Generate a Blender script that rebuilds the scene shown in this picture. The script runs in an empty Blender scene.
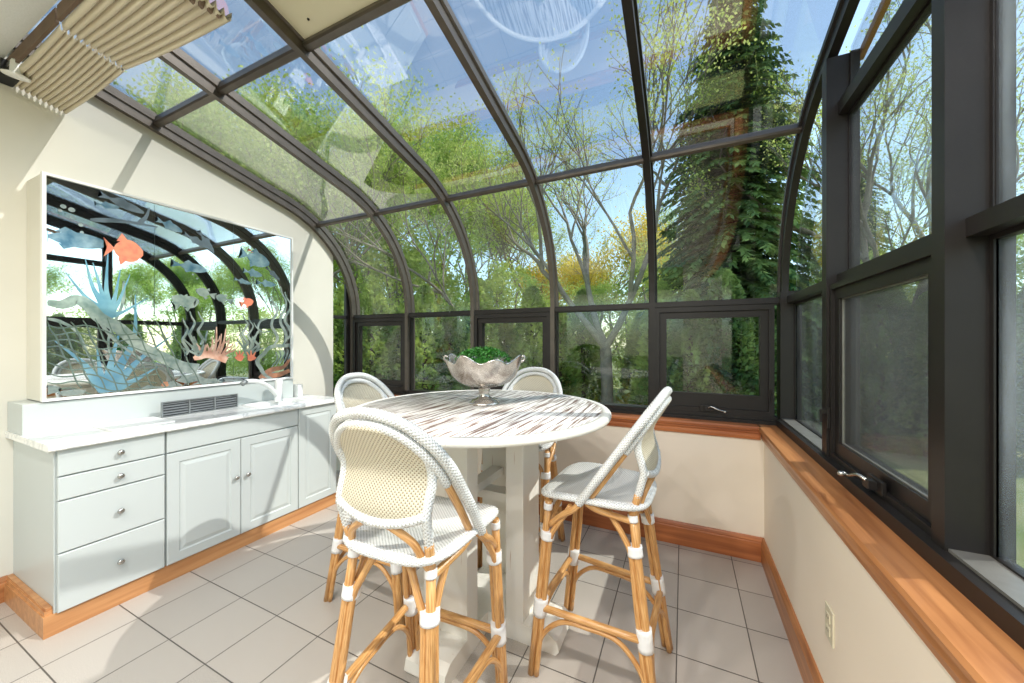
import bpy, bmesh, math, random
from mathutils import Vector, Matrix
PI = math.pi
C = bpy.context.scene.collection
SC = bpy.context.scene
R = math.radians

# ------------------------------------------------------------------ materials
MATS = {}
def nm(name):
    m = bpy.data.materials.new(name); m.use_nodes = True
    nt = m.node_tree; b = nt.nodes['Principled BSDF']
    MATS[name] = m
    return m, nt, b
def N(nt, t, **k):
    n = nt.nodes.new(t)
    for a, v in k.items():
        if a in n.inputs.keys(): n.inputs[a].default_value = v
        else: setattr(n, a, v)
    return n
def L(nt, a, ao, b, bi): nt.links.new(a.outputs[ao], b.inputs[bi])
def col(c, a=1.0): return (c[0], c[1], c[2], a)
def srgb(r, g, b):
    f = lambda v: (v/255/12.92) if v/255 <= .04045 else ((v/255+.055)/1.055)**2.4
    return (f(r), f(g), f(b))
def ramp(nt, stops):
    n = nt.nodes.new('ShaderNodeValToRGB')
    cr = n.color_ramp
    while len(cr.elements) > 1: cr.elements.remove(cr.elements[-1])
    cr.elements[0].position = stops[0][0]; cr.elements[0].color = col(stops[0][1])
    for p, c in stops[1:]:
        e = cr.elements.new(p); e.color = col(c)
    return n
def simple(name, c, rough=.5, metal=0, noise=0, nscale=8, bump=0, spec=None, c2=None):
    m, nt, b = nm(name)
    b.inputs['Base Color'].default_value = col(c); b.inputs['Roughness'].default_value = rough
    b.inputs['Metallic'].default_value = metal
    if spec is not None: b.inputs['Specular IOR Level'].default_value = spec
    tc = N(nt, 'ShaderNodeTexCoord')
    n = N(nt, 'ShaderNodeTexNoise', Scale=nscale, Detail=5.0); L(nt, tc, 'Object', n, 'Vector')
    d = c2 if c2 else tuple(v*(1-noise) for v in c)
    r = ramp(nt, [(.3, d), (.7, c)]); L(nt, n, 'Fac', r, 'Fac'); L(nt, r, 'Color', b, 'Base Color')
    if bump:
        bp = N(nt, 'ShaderNodeBump', Strength=bump, Distance=.003); L(nt, n, 'Fac', bp, 'Height'); L(nt, bp, 'Normal', b, 'Normal')
    return m
def wood(name, c1, c2, axis, rough=.35, sc=28):
    m, nt, b = nm(name)
    tc = N(nt, 'ShaderNodeTexCoord'); mp = N(nt, 'ShaderNodeMapping')
    s = [sc, sc, sc]; s[axis] = sc*.06; mp.inputs['Scale'].default_value = s
    L(nt, tc, 'Object', mp, 'Vector')
    n = N(nt, 'ShaderNodeTexNoise', Scale=1.0, Detail=8.0, Distortion=.6); L(nt, mp, 'Vector', n, 'Vector')
    r = ramp(nt, [(.28, c2), (.5, tuple((a+d)/2 for a, d in zip(c1, c2))), (.72, c1)]); L(nt, n, 'Fac', r, 'Fac'); L(nt, r, 'Color', b, 'Base Color')
    b.inputs['Roughness'].default_value = rough
    bp = N(nt, 'ShaderNodeBump', Strength=.15, Distance=.002); L(nt, n, 'Fac', bp, 'Height'); L(nt, bp, 'Normal', b, 'Normal')
    return m
def glass(name, tint, refl=1.6, haze=0.0, hazecol=(.8, .85, .9), f0=.045):
    m = bpy.data.materials.new(name); m.use_nodes = True; nt = m.node_tree; nt.nodes.clear()
    out = N(nt, 'ShaderNodeOutputMaterial')
    tr = N(nt, 'ShaderNodeBsdfTransparent'); tr.inputs['Color'].default_value = col(tint)
    gl = N(nt, 'ShaderNodeBsdfGlossy'); gl.inputs['Roughness'].default_value = .0
    lw = N(nt, 'ShaderNodeLayerWeight'); lw.inputs['Blend'].default_value = .5
    pw = N(nt, 'ShaderNodeMath', operation='POWER'); pw.inputs[1].default_value = 3.6; L(nt, lw, 'Facing', pw, 0)
    mu = N(nt, 'ShaderNodeMath', operation='MULTIPLY_ADD'); mu.inputs[1].default_value = refl; mu.inputs[2].default_value = f0; L(nt, pw, 0, mu, 0)
    ad = N(nt, 'ShaderNodeMath', operation='MINIMUM'); ad.inputs[1].default_value = .75; L(nt, mu, 0, ad, 0)
    mx = N(nt, 'ShaderNodeMixShader'); L(nt, ad, 0, mx, 0); L(nt, tr, 0, mx, 1); L(nt, gl, 0, mx, 2)
    if haze:
        df = N(nt, 'ShaderNodeBsdfTranslucent'); df.inputs['Color'].default_value = col(hazecol)
        d2 = N(nt, 'ShaderNodeBsdfDiffuse'); d2.inputs['Color'].default_value = col(hazecol)
        ds = N(nt, 'ShaderNodeMixShader'); ds.inputs[0].default_value = .5; L(nt, df, 0, ds, 1); L(nt, d2, 0, ds, 2)
        tc = N(nt, 'ShaderNodeTexCoord'); mp = N(nt, 'ShaderNodeMapping'); mp.inputs['Scale'].default_value = (6, 6, 1.2)
        no = N(nt, 'ShaderNodeTexNoise', Scale=1.5, Detail=6.0); L(nt, tc, 'Object', mp, 'Vector'); L(nt, mp, 'Vector', no, 'Vector')
        mr = N(nt, 'ShaderNodeMapRange'); mr.inputs['From Min'].default_value = .3; mr.inputs['From Max'].default_value = .75
        mr.inputs['To Min'].default_value = 0; mr.inputs['To Max'].default_value = haze; L(nt, no, 'Fac', mr, 'Value')
        m2 = N(nt, 'ShaderNodeMixShader'); L(nt, mr, 0, m2, 0); L(nt, mx, 0, m2, 1); L(nt, ds, 0, m2, 2); mx = m2
    L(nt, mx, 0, out, 'Surface'); MATS[name] = m
    return m

M_wall = simple('wall_paint', srgb(224, 220, 207), .8, noise=.04, nscale=3, bump=.05)
M_wallR = simple('knee_wall_paint', srgb(242, 229, 210), .8, noise=.03, nscale=3, bump=.05)
M_ceil = simple('ceiling_paint', srgb(225, 228, 226), .9, noise=.05, nscale=120, bump=.4)
M_bronze = simple('bronze_frame', srgb(104, 96, 88), .36, .5, noise=.2, nscale=14)
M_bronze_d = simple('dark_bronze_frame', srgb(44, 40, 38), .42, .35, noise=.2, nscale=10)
M_channel = simple('aluminium_channel', srgb(150, 146, 138), .4, .5, noise=.2, nscale=20)
M_oakX = wood('oak_trim_along_x', srgb(198, 122, 72), srgb(146, 78, 42), 0)
M_oakY = wood('oak_trim_along_y', srgb(200, 138, 86), srgb(140, 84, 46), 1)
M_oaklX = wood('light_oak_x', srgb(206, 152, 100), srgb(168, 112, 68), 1)
M_cab = simple('cabinet_lacquer', srgb(194, 200, 197), .38, noise=.03, nscale=3)
M_groove = simple('cabinet_shadow_gap', srgb(150, 150, 140), .6)
M_knob = simple('white_knob', srgb(225, 225, 222), .2, noise=.02)
M_nickel = simple('nickel', srgb(190, 188, 182), .25, .9, noise=.2, nscale=20)
M_silver = simple('tarnished_silver', srgb(222, 217, 210), .24, .85, noise=.35, nscale=14, bump=.2, c2=srgb(160, 150, 140))
M_white = simple('white_plastic', srgb(240, 240, 236), .35, noise=.03)
M_grille = simple('grey_grille', srgb(150, 154, 154), .35, .6, noise=.2)
M_black = simple('black_void', srgb(28, 30, 30), .7)
M_almond = simple('almond_plate', srgb(214, 206, 180), .4, noise=.04)
M_green = simple('green_leaf', srgb(70, 140, 50), .5, noise=.5, nscale=60, c2=srgb(40, 95, 30))
M_shade = simple('shade_fabric', srgb(214, 204, 182), .85, noise=.08, nscale=200, bump=.3)
M_shade_dark = simple('dark_pleat_and_shadow_gap', srgb(120, 100, 84), .9, noise=.2)  # dark brown for the pleat ends and the painted shadow gap above the shades
M_panel = simple('cream_roof_panel', srgb(226, 219, 192), .6, noise=.03)
M_mirror, nt, b = nm('mirror_silver')
b.inputs['Base Color'].default_value = (.82, .9, .93, 1); b.inputs['Metallic'].default_value = 1; b.inputs['Roughness'].default_value = .015
M_frost = simple('frosted_etching', srgb(190, 200, 194), .6, noise=.35, nscale=22, c2=srgb(128, 148, 146))
M_frostd = simple('grey_green_etching', srgb(130, 150, 140), .55, noise=.35, nscale=30)
M_blue = simple('blue_coral_paint', srgb(150, 196, 212), .45, noise=.3, nscale=9, c2=srgb(92, 148, 180))
M_bluefish = simple('blue_fish_paint', srgb(160, 184, 192), .5, noise=.5, nscale=20, c2=srgb(84, 124, 146))
M_dol = simple('grey_dolphin_paint', srgb(128, 142, 150), .5, noise=.3, nscale=12)
M_orange = simple('orange_fish_paint', srgb(222, 120, 96), .5, noise=.3, nscale=30, c2=srgb(236, 150, 110))
M_peach = simple('peach_coral_paint', srgb(222, 186, 164), .5, noise=.4, nscale=24, c2=srgb(190, 134, 110))
M_rock = simple('brown_rock_paint', srgb(190, 130, 96), .6, noise=.5, nscale=16, c2=srgb(120, 90, 72))
M_glass = glass('clear_glass', (.97, .98, .975), .7, 0, f0=.045)
M_roofglass = glass('roof_glass', (.97, .98, .99), 1.6, 0, f0=.20)
M_hazy = glass('hazy_glass', (.93, .96, .97), .8, .22)
M_hazy2 = glass('dusty_glass', (.95, .97, .96), .8, .05)
M_sash = glass('operable_glass', (.95, .96, .955), .7, .0)

for q in (M_blue, M_bluefish, M_dol, M_frost, M_frostd):   # paint and etching thin enough to let the silvering show
    q.node_tree.nodes['Principled BSDF'].inputs['Metallic'].default_value = .5; q.node_tree.nodes['Principled BSDF'].inputs['Roughness'].default_value = .16
# insect screen
m = bpy.data.materials.new('insect_screen'); m.use_nodes = True; nt = m.node_tree; nt.nodes.clear(); MATS['insect_screen'] = m
out = N(nt, 'ShaderNodeOutputMaterial'); tr = N(nt, 'ShaderNodeBsdfTransparent'); df = N(nt, 'ShaderNodeBsdfDiffuse'); df.inputs['Color'].default_value = (.12, .12, .12, 1)
mx = N(nt, 'ShaderNodeMixShader'); tc = N(nt, 'ShaderNodeTexCoord')
no = N(nt, 'ShaderNodeTexNoise', Scale=260.0, Detail=2.0); L(nt, tc, 'Object', no, 'Vector')
mr = N(nt, 'ShaderNodeMapRange'); mr.inputs['From Min'].default_value = .3; mr.inputs['From Max'].default_value = .7; mr.inputs['To Min'].default_value = .12; mr.inputs['To Max'].default_value = .42
L(nt, no, 'Fac', mr, 'Value'); L(nt, mr, 0, mx, 0); L(nt, tr, 0, mx, 1); L(nt, df, 0, mx, 2); L(nt, mx, 0, out, 'Surface')
M_screen = m

# floor tiles
TX0, TY0, T = -2.466, .546, .305
M_tile, nt, b = nm('floor_tile')
tc = N(nt, 'ShaderNodeTexCoord'); mp = N(nt, 'ShaderNodeMapping'); mp.inputs['Location'].default_value = (-TX0+20*T, -TY0+20*T, 0); L(nt, tc, 'Object', mp, 'Vector')
br = N(nt, 'ShaderNodeTexBrick', offset=0.0, squash=1.0); br.inputs['Scale'].default_value = 1; br.inputs['Brick Width'].default_value = T; br.inputs['Row Height'].default_value = T
br.inputs['Mortar Size'].default_value = .0028; br.inputs['Mortar Smooth'].default_value = .1
br.inputs['Color1'].default_value = (.0, .0, .0, 1); br.inputs['Color2'].default_value = (1, 1, 1, 1); br.inputs['Mortar'].default_value = (.5, .5, .5, 1)
L(nt, mp, 'Vector', br, 'Vector')
n1 = N(nt, 'ShaderNodeTexNoise', Scale=420.0, Detail=3.0); L(nt, tc, 'Object', n1, 'Vector')
r1 = ramp(nt, [(.3, srgb(148, 140, 131)), (.5, srgb(186, 178, 168)), (.7, srgb(204, 197, 187))]); L(nt, n1, 'Fac', r1, 'Fac')
n2 = N(nt, 'ShaderNodeTexNoise', Scale=2.5, Detail=3.0); L(nt, tc, 'Object', n2, 'Vector')
hs = N(nt, 'ShaderNodeHueSaturation'); L(nt, r1, 'Color', hs, 'Color')
mrv = N(nt, 'ShaderNodeMapRange'); mrv.inputs['To Min'].default_value = .93; mrv.inputs['To Max'].default_value = 1.04; L(nt, br, 'Color', mrv, 'Value'); L(nt, mrv, 0, hs, 'Value')
mix = N(nt, 'ShaderNodeMix', data_type='RGBA'); L(nt, br, 'Fac', mix, 0); L(nt, hs, 'Color', mix, 6); mix.inputs[7].default_value = col(srgb(92, 86, 80)); L(nt, mix, 2, b, 'Base Color')
b.inputs['Roughness'].default_value = .38
bp = N(nt, 'ShaderNodeBump', Strength=.5, Distance=.002, invert=True); L(nt, br, 'Fac', bp, 'Height'); L(nt, bp, 'Normal', b, 'Normal')

# marble counter
M_marble, nt, b = nm('white_marble')
tc = N(nt, 'ShaderNodeTexCoord'); n1 = N(nt, 'ShaderNodeTexNoise', Scale=5.0, Detail=8.0, Distortion=1.5); L(nt, tc, 'Object', n1, 'Vector')
r1 = ramp(nt, [(.42, srgb(240, 240, 236)), (.49, srgb(214, 216, 214)), (.53, srgb(242, 242, 238))]); L(nt, n1, 'Fac', r1, 'Fac'); L(nt, r1, 'Color', b, 'Base Color')  # grey streaks painted in for reflections on the polished top
b.inputs['Roughness'].default_value = .12

# whitewashed planks (table top): boards along Y, worn down to brown along the grain
def distressed(name, axis, lineper, amount, base, under, line=.2):
    m, nt, b = nm(name)
    tc = N(nt, 'ShaderNodeTexCoord'); mp = N(nt, 'ShaderNodeMapping')
    s = [80, 80, 80]; s[axis] = 4.0; mp.inputs['Scale'].default_value = s; L(nt, tc, 'Object', mp, 'Vector')
    n1 = N(nt, 'ShaderNodeTexNoise', Scale=1.0, Detail=6.0, Distortion=.3); L(nt, mp, 'Vector', n1, 'Vector')
    sep = N(nt, 'ShaderNodeSeparateXYZ'); L(nt, tc, 'Object', sep, 'Vector')
    mul = N(nt, 'ShaderNodeMath', operation='MULTIPLY'); mul.inputs[1].default_value = 1/lineper; L(nt, sep, 0 if axis != 0 else 2, mul, 0)
    pp = N(nt, 'ShaderNodeMath', operation='PINGPONG'); pp.inputs[1].default_value = .5; L(nt, mul, 0, pp, 0)
    ml = N(nt, 'ShaderNodeMapRange'); ml.inputs['From Min'].default_value = 0; ml.inputs['From Max'].default_value = .09; ml.inputs['To Min'].default_value = line; ml.inputs['To Max'].default_value = 0; L(nt, pp, 0, ml, 'Value')
    ad = N(nt, 'ShaderNodeMath', operation='ADD'); L(nt, n1, 'Fac', ad, 0); L(nt, ml, 0, ad, 1)
    r1 = ramp(nt, [(amount, base), (amount+.05, tuple((p+q)/2 for p, q in zip(base, under))), (amount+.12, under)]); L(nt, ad, 0, r1, 'Fac'); L(nt, r1, 'Color', b, 'Base Color')
    b.inputs['Roughness'].default_value = .45
    bp = N(nt, 'ShaderNodeBump', Strength=.3, Distance=.002, invert=True); L(nt, ad, 0, bp, 'Height'); L(nt, bp, 'Normal', b, 'Normal')
    return m
M_top = distressed('whitewashed_planks', 1, .034, .485, srgb(236, 232, 224), srgb(118, 94, 82))
M_ped = distressed('whitewashed_pedestal', 2, 50, .68, srgb(230, 227, 217), srgb(170, 130, 104), 0.0)

# rattan poles
M_rattan, nt, b = nm('rattan_pole')
tc = N(nt, 'ShaderNodeTexCoord'); mp = N(nt, 'ShaderNodeMapping'); mp.inputs['Scale'].default_value = (14, 220, 1); L(nt, tc, 'UV', mp, 'Vector')
n1 = N(nt, 'ShaderNodeTexNoise', Scale=1.0, Detail=4.0); L(nt, mp, 'Vector', n1, 'Vector')
r1 = ramp(nt, [(.25, srgb(160, 108, 58)), (.5, srgb(202, 150, 90)), (.75, srgb(228, 184, 124))]); L(nt, n1, 'Fac', r1, 'Fac')
L(nt, r1, 'Color', b, 'Base Color'); b.inputs['Roughness'].default_value = .32; b.inputs['Coat Weight'].default_value = .2
# wrapped / braided white resin
def wrap_mat(name, c1, c2, pu, pv):
    m, nt, b = nm(name)
    tc = N(nt, 'ShaderNodeTexCoord'); sep = N(nt, 'ShaderNodeSeparateXYZ'); L(nt, tc, 'UV', sep, 'Vector')
    def sn(i, per, out=0):
        a = N(nt, 'ShaderNodeMath', operation='MULTIPLY'); a.inputs[1].default_value = 2*PI/per; L(nt, sep, i, a, 0)
        s = N(nt, 'ShaderNodeMath', operation='SINE'); L(nt, a, 0, s, 0); return s
    a, c = sn(0, pu), sn(1, pv)
    mu = N(nt, 'ShaderNodeMath', operation='MULTIPLY'); L(nt, a, 0, mu, 0); L(nt, c, 0, mu, 1)
    ad = N(nt, 'ShaderNodeMath', operation='MULTIPLY_ADD'); L(nt, mu, 0, ad, 0); ad.inputs[1].default_value = .5; ad.inputs[2].default_value = .5
    r1 = ramp(nt, [(.1, c2), (.4, c1), (1, c1)]); L(nt, ad, 0, r1, 'Fac'); L(nt, r1, 'Color', b, 'Base Color'); b.inputs['Roughness'].default_value = .45
    bp = N(nt, 'ShaderNodeBump', Strength=.7, Distance=.003); L(nt, ad, 0, bp, 'Height'); L(nt, bp, 'Normal', b, 'Normal')
    return m
M_braid = wrap_mat('white_braid', srgb(226, 227, 224), srgb(176, 174, 168), .012, .014)
M_weave = wrap_mat('woven_back', srgb(210, 201, 178), srgb(126, 108, 80), .0125, .0125)
M_seat = wrap_mat('woven_seat', srgb(230, 230, 226), srgb(160, 160, 152), .0125, .0125)
M_bind = wrap_mat('white_binding', srgb(232, 232, 230), srgb(180, 178, 174), .009, 50)

M_lawn = simple('lawn', srgb(110, 130, 60), .9, noise=.5, nscale=1.5, c2=srgb(150, 150, 96))
M_bark = simple('grey_bark', srgb(158, 146, 130), .9, noise=.4, nscale=6)
M_barkd = simple('dark_bark', srgb(84, 70, 58), .9, noise=.4, nscale=6)
def leafm(name, c1, c2, tr=.35):
    m, nt, b = nm(name); nt.nodes.remove(b); out = nt.nodes['Material Output']
    tc = N(nt, 'ShaderNodeTexCoord'); n = N(nt, 'ShaderNodeTexNoise', Scale=1.3, Detail=8.0); L(nt, tc, 'Object', n, 'Vector')
    r = ramp(nt, [(.35, c1), (.65, c2)]); L(nt, n, 'Fac', r, 'Fac')
    d = N(nt, 'ShaderNodeBsdfDiffuse'); t = N(nt, 'ShaderNodeBsdfTranslucent'); mx = N(nt, 'ShaderNodeMixShader'); mx.inputs[0].default_value = tr
    L(nt, r, 'Color', d, 'Color'); L(nt, r, 'Color', t, 'Color'); L(nt, d, 0, mx, 1); L(nt, t, 0, mx, 2); L(nt, mx, 0, out, 'Surface')
    return m
M_lf_spring = leafm('spring_leaves', srgb(184, 206, 96), srgb(228, 234, 146), .5)
M_lf_yellow = leafm('yellow_leaves', srgb(226, 200, 60), srgb(238, 220, 110), .5)
M_lf_green = leafm('green_leaves', srgb(150, 186, 82), srgb(220, 230, 136), .5)
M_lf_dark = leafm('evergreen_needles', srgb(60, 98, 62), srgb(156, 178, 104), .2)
M_lf_hedge = leafm('hedge_leaves', srgb(88, 134, 58), srgb(214, 224, 122), .45)

# ------------------------------------------------------------------ mesh helpers
def obj(name, bm, mat, parent=None, smooth=False, mats=None):
    me = bpy.data.meshes.new(name)
    if len(bm.faces) < 60000: bmesh.ops.recalc_face_normals(bm, faces=bm.faces)
    bm.to_mesh(me); bm.free()
    for mm in (mats or [mat]): me.materials.append(mm)
    if smooth:
        me.polygons.foreach_set('use_smooth', [True]*len(me.polygons))
    o = bpy.data.objects.new(name, me); C.objects.link(o)
    if parent: o.parent = parent
    return o
def empty(name, loc=(0, 0, 0), rz=0, parent=None):
    o = bpy.data.objects.new(name, None); C.objects.link(o); o.location = loc; o.rotation_euler = (0, 0, rz); o.empty_display_size = .1
    if parent: o.parent = parent
    return o
def tag(o, label=None, cat=None, group=None, kind=None):
    if label: o['label'] = label
    if cat: o['category'] = cat
    if group: o['group'] = group
    if kind: o['kind'] = kind
    return o
def box(bm, x0, x1, y0, y1, z0, z1, bev=0, mi=0):
    vs = [bm.verts.new((x, y, z)) for x in (x0, x1) for y in (y0, y1) for z in (z0, z1)]
    F = [(0, 1, 3, 2), (4, 6, 7, 5), (0, 4, 5, 1), (2, 3, 7, 6), (0, 2, 6, 4), (1, 5, 7, 3)]
    fs = [bm.faces.new([vs[i] for i in f]) for f in F]
    for f in fs: f.material_index = mi
    if bev:
        es = list({e for f in fs for e in f.edges})
        bmesh.ops.bevel(bm, geom=es, offset=bev, segments=2, affect='EDGES', profile=.7)
    return vs
def B(*a, **k):
    bm = bmesh.new(); box(bm, *a, **k); return bm
def prism(bm, pts, z0, z1, axis='z'):
    """extrude a 2-D outline; axis 'x' -> pts are (y,z) spanning x0..x1"""
    def mk(p, h):
        if axis == 'z': return (p[0], p[1], h)
        if axis == 'x': return (h, p[0], p[1])
        return (p[0], h, p[1])
    a = [bm.verts.new(mk(p, z0)) for p in pts]; c = [bm.verts.new(mk(p, z1)) for p in pts]
    n = len(pts)
    bm.faces.new(a); bm.faces.new(c[::-1])
    for i in range(n): bm.faces.new((a[i], a[(i+1) % n], c[(i+1) % n], c[i]))
def tube(bm, pts, r, seg=10, braid=0, flat=None, caps=True, closed=False):
    """swept tube with a UV map in metres (u along, v around)"""
    uvl = bm.loops.layers.uv.verify()
    P = [Vector(p) for p in pts]; n = len(P)
    tans = []
    for i in range(n):
        if closed: t = P[(i+1) % n]-P[i-1]
        else: t = P[min(i+1, n-1)]-P[max(i-1, 0)]
        tans.append(t.normalized())
    up = Vector((0, 0, 1)) if abs(tans[0].z) < .9 else Vector((1, 0, 0))
    nx = tans[0].cross(up).normalized()
    rings = []; us = []; u = 0
    for i in range(n):
        if i:
            u += (P[i]-P[i-1]).length
            nx = (nx-tans[i]*nx.dot(tans[i])).normalized()
        ny = tans[i].cross(nx)
        rr = r[i] if isinstance(r, (list, tuple)) else r
        ring = []
        for k in range(seg):
            a = 2*PI*k/seg
            q = rr*(1+(braid if (i+k) % 2 else -braid))
            ring.append(bm.verts.new(P[i]+nx*math.cos(a)*q*(flat or 1)+ny*math.sin(a)*q))
        rings.append(ring); us.append(u)
    rb = r[0] if isinstance(r, (list, tuple)) else r
    m = n if closed else n-1
    for i in range(m):
        j = (i+1) % n
        u2 = us[j] if j else us[i]+(P[j]-P[i]).length
        for k in range(seg):
            k2 = (k+1) % seg
            f = bm.faces.new((rings[i][k], rings[i][k2], rings[j][k2], rings[j][k]))
            vv = (k/seg*2*PI*rb, (k+1)/seg*2*PI*rb)
            for lp, uv in zip(f.loops, ((us[i], vv[0]), (us[i], vv[1]), (u2, vv[1]), (u2, vv[0]))): lp[uvl].uv = uv
            f.smooth = True
    if caps and not closed:
        bm.faces.new(rings[0][::-1]); bm.faces.new(rings[-1])
def smooth_path(ctrl, n=8):
    """Catmull-Rom through control points"""
    P = [Vector(p) for p in ctrl]; P = [2*P[0]-P[1]]+P+[2*P[-1]-P[-2]]
    out = []
    for i in range(1, len(P)-2):
        for k in range(n):
            t = k/n; a, b, c, d = P[i-1:i+3]
            out.append(.5*((2*b)+(c-a)*t+(2*a-5*b+4*c-d)*t*t+(3*b-a-3*c+d)*t**3))
    out.append(P[-2]); return out
def lathe(bm, prof, seg=48, rad=None):
    """prof (r,z); rad(a,i) optional multiplier"""
    rings = []
    for i, (r, z) in enumerate(prof):
        ring = []
        for k in range(seg):
            a = 2*PI*k/seg; q = r; dz = 0
            if rad: m, dz = rad(a, i); q = r*m
            ring.append(bm.verts.new((q*math.cos(a), q*math.sin(a), z+dz)))
        rings.append(ring)
    for i in range(len(rings)-1):
        for k in range(seg):
            f = bm.faces.new((rings[i][k], rings[i][(k+1) % seg], rings[i+1][(k+1) % seg], rings[i+1][k])); f.smooth = True
    bm.faces.new(rings[0][::-1]); bm.faces.new(rings[-1])
    return rings

# ------------------------------------------------------------------ camera
CAMZ = 1.384
cam = bpy.data.cameras.new('camera'); cam.sensor_width = 36; cam.lens = 363.7*36/1024; cam.clip_start = .02; cam.clip_end = 400
co = bpy.data.objects.new('camera', cam); C.objects.link(co); co.location = (0, 0, CAMZ); co.rotation_euler = (R(90), 0, R(25.196)); SC.camera = co

# ------------------------------------------------------------------ room shell
XL, XR, YB = -3.28, .46, 2.74
RX = [-3.25, -2.488, -1.726, -.964, -.202, .585]      # rafter positions
YC, ZC, RI = 1.87, 1.67, .95                            # eave curve centre and radius
SA, CA = .24254, .97014                                 # slope normal
GY = [2.83, 2.01, 1.231, .452, -.327]                   # posts of the right gable
def roof_z(y, off=0): # sloping part
    y0, z0 = YC+(RI+off)*SA, ZC+(RI+off)*CA
    return z0+.25*(y0-y)
def profile(off, y_top=.59, z_bot=1.64, na=18):
    """(y,z) points from the ridge down the slope, round the eave, to z_bot"""
    r = RI+off; pts = []
    y0 = YC+r*SA
    for k in range(5): 
        y = y_top+(y0-y_top)*k/5; pts.append((y, roof_z(y, off)))
    a0 = math.atan2(CA, SA)
    for k in range(na+1):
        a = a0*(1-k/na); pts.append((YC+r*math.cos(a), ZC+r*math.sin(a)))
    if z_bot < ZC-.001: pts.append((YC+r, z_bot))
    return pts
def sub_profile(off, kind):
    r = RI+off; a_p = R(57.5)
    if kind == 'upper': return [(.60, roof_z(.60, off)), (1.2, roof_z(1.2, off))]
    a0 = math.atan2(CA, SA)
    if kind == 'roof':
        pts = [(1.2, roof_z(1.2, off)), (1.7, roof_z(1.7, off))]
        for k in range(5):
            a = a0+(a_p-a0)*k/4; pts.append((YC+r*math.cos(a), ZC+r*math.sin(a)))
        return pts
    pts = []
    for k in range(15):
        a = a_p*(1-k/14); pts.append((YC+r*math.cos(a), ZC+r*math.sin(a)))
    pts.append((YC+r, 1.63)); return pts
def struct(name, bm, mat, parent=None, smooth=False, mats=None):
    o = obj(name, bm, mat, parent, smooth, mats)
    if not parent: o['kind'] = 'structure'
    return o
def sroot(name):
    o = empty(name); o['kind'] = 'structure'; return o

struct('floor', B(-3.4, .62, -3.2, 2.95, -.12, 0), M_tile)
# left wall: plaster, its top follows the end rafter and it stops short of the corner glass
bm = bmesh.new()
pr = [(y, z) for y, z in profile(.05, -3.2) if y < 2.61]
outl = [(-3.2, 0), (2.62, 0), (2.62, 2.28)]+[(y, z) for y, z in reversed(pr)]
prism(bm, outl, XL-.14, XL, 'x'); struct('wall_left', bm, M_wall)
struct('wall_back', B(-3.4, .62, YB, YB+.1, 0, .80), M_wallR)
struct('wall_right', B(XR, XR+.1, -3.2, YB+.1, 0, .80), M_wallR)
# house ceiling behind the ridge, and its outer roof above
struct('ceiling', B(-3.42, .75, -3.2, .588, 2.86, 3.12), M_ceil)
# opening towards the house behind the camera: a header and a pier
bm = bmesh.new(); box(bm, -3.42, .75, -3.3, -3.2, 2.2, 2.9); box(bm, -3.42, -2.7, -3.3, -3.2, 0, 2.2); box(bm, .0, .75, -3.3, -3.2, 0, 2.2)
struct('wall_front', bm, M_wall)

def base_profile(h=.152, t=.018):
    return [(0, 0), (t, 0), (t, h-.035), (t-.003, h-.028), (t-.001, h-.022), (t-.006, h-.008), (t-.010, h), (0, h)]
def run_y(pts, xsurf, sgn, y0, y1):      # profile extruded along Y; sgn = direction away from the wall
    bm = bmesh.new(); prism(bm, [(xsurf+sgn*p[0], p[1]) for p in pts], y0, y1, 'y'); return bm
def run_x(pts, ysurf, sgn, x0, x1):
    bm = bmesh.new(); prism(bm, [(ysurf+sgn*p[0], p[1]) for p in pts], x0, x1, 'x'); return bm
struct('baseboard_back', run_x(base_profile(), YB, -1, -2.6, XR-.0005), M_oakX)
struct('baseboard_right', run_y(base_profile(), XR, -1, -3.2, YB-.0005), M_oakY)
struct('baseboard_left', run_y(base_profile(.132), XL, 1, -3.2, .612), M_oakY)
# sills with moulding under the nosing
sillp = [(0, .79), (.012, .765), (.016, .785), (.014, .8), (.022, .812), (.022, .82), (.034, .826), (.036, .84), (.030, .85), (-.14, .85), (-.14, .79)]
struct('trim_back_sill', run_x(sillp, YB, -1, -3.27, XR-.02), M_oakX)
struct('trim_right_sill', run_y(sillp, XR, -1, -3.2, YB+.13), M_oakY)

# rafters: stem + outer flange swept along the profile
def rafter(name, x, zbot=.88, w1=.036, w2=.058, mat=M_bronze):
    bm = bmesh.new(); uvl = None
    sec = [(-w1/2, 0), (w1/2, 0), (w1/2, .052), (w2/2, .056), (w2/2, .082), (w1/2, .088), (w1/2, .11), (-w1/2, .11), (-w1/2, .088), (-w2/2, .082), (-w2/2, .056), (-w1/2, .052)]
    base = profile(0, .52, zbot)
    nrm = []
    for i, (y, z) in enumerate(base):
        if y < YC+RI*SA-1e-4: nrm.append((SA, CA))
        elif z < ZC-1e-4: nrm.append((1, 0))
        else: nrm.append(((y-YC)/RI, (z-ZC)/RI))
    rings = [[bm.verts.new((x+s, y+n[0]*o, z+n[1]*o)) for s, o in sec] for (y, z), n in zip(base, nrm)]
    k = len(sec)
    for i in range(len(rings)-1):
        for j in range(k): bm.faces.new((rings[i][j], rings[i][(j+1) % k], rings[i+1][(j+1) % k], rings[i+1][j]))
    bm.faces.new(rings[0]); bm.faces.new(rings[-1][::-1])
    return struct(name, bm, mat)
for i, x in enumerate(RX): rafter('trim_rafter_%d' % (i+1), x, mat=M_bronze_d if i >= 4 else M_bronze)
# ridge flashing behind the first panes
struct('trim_ridge', B(-3.3, .64, .52, .61, 2.99, 3.13), M_bronze)

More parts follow.
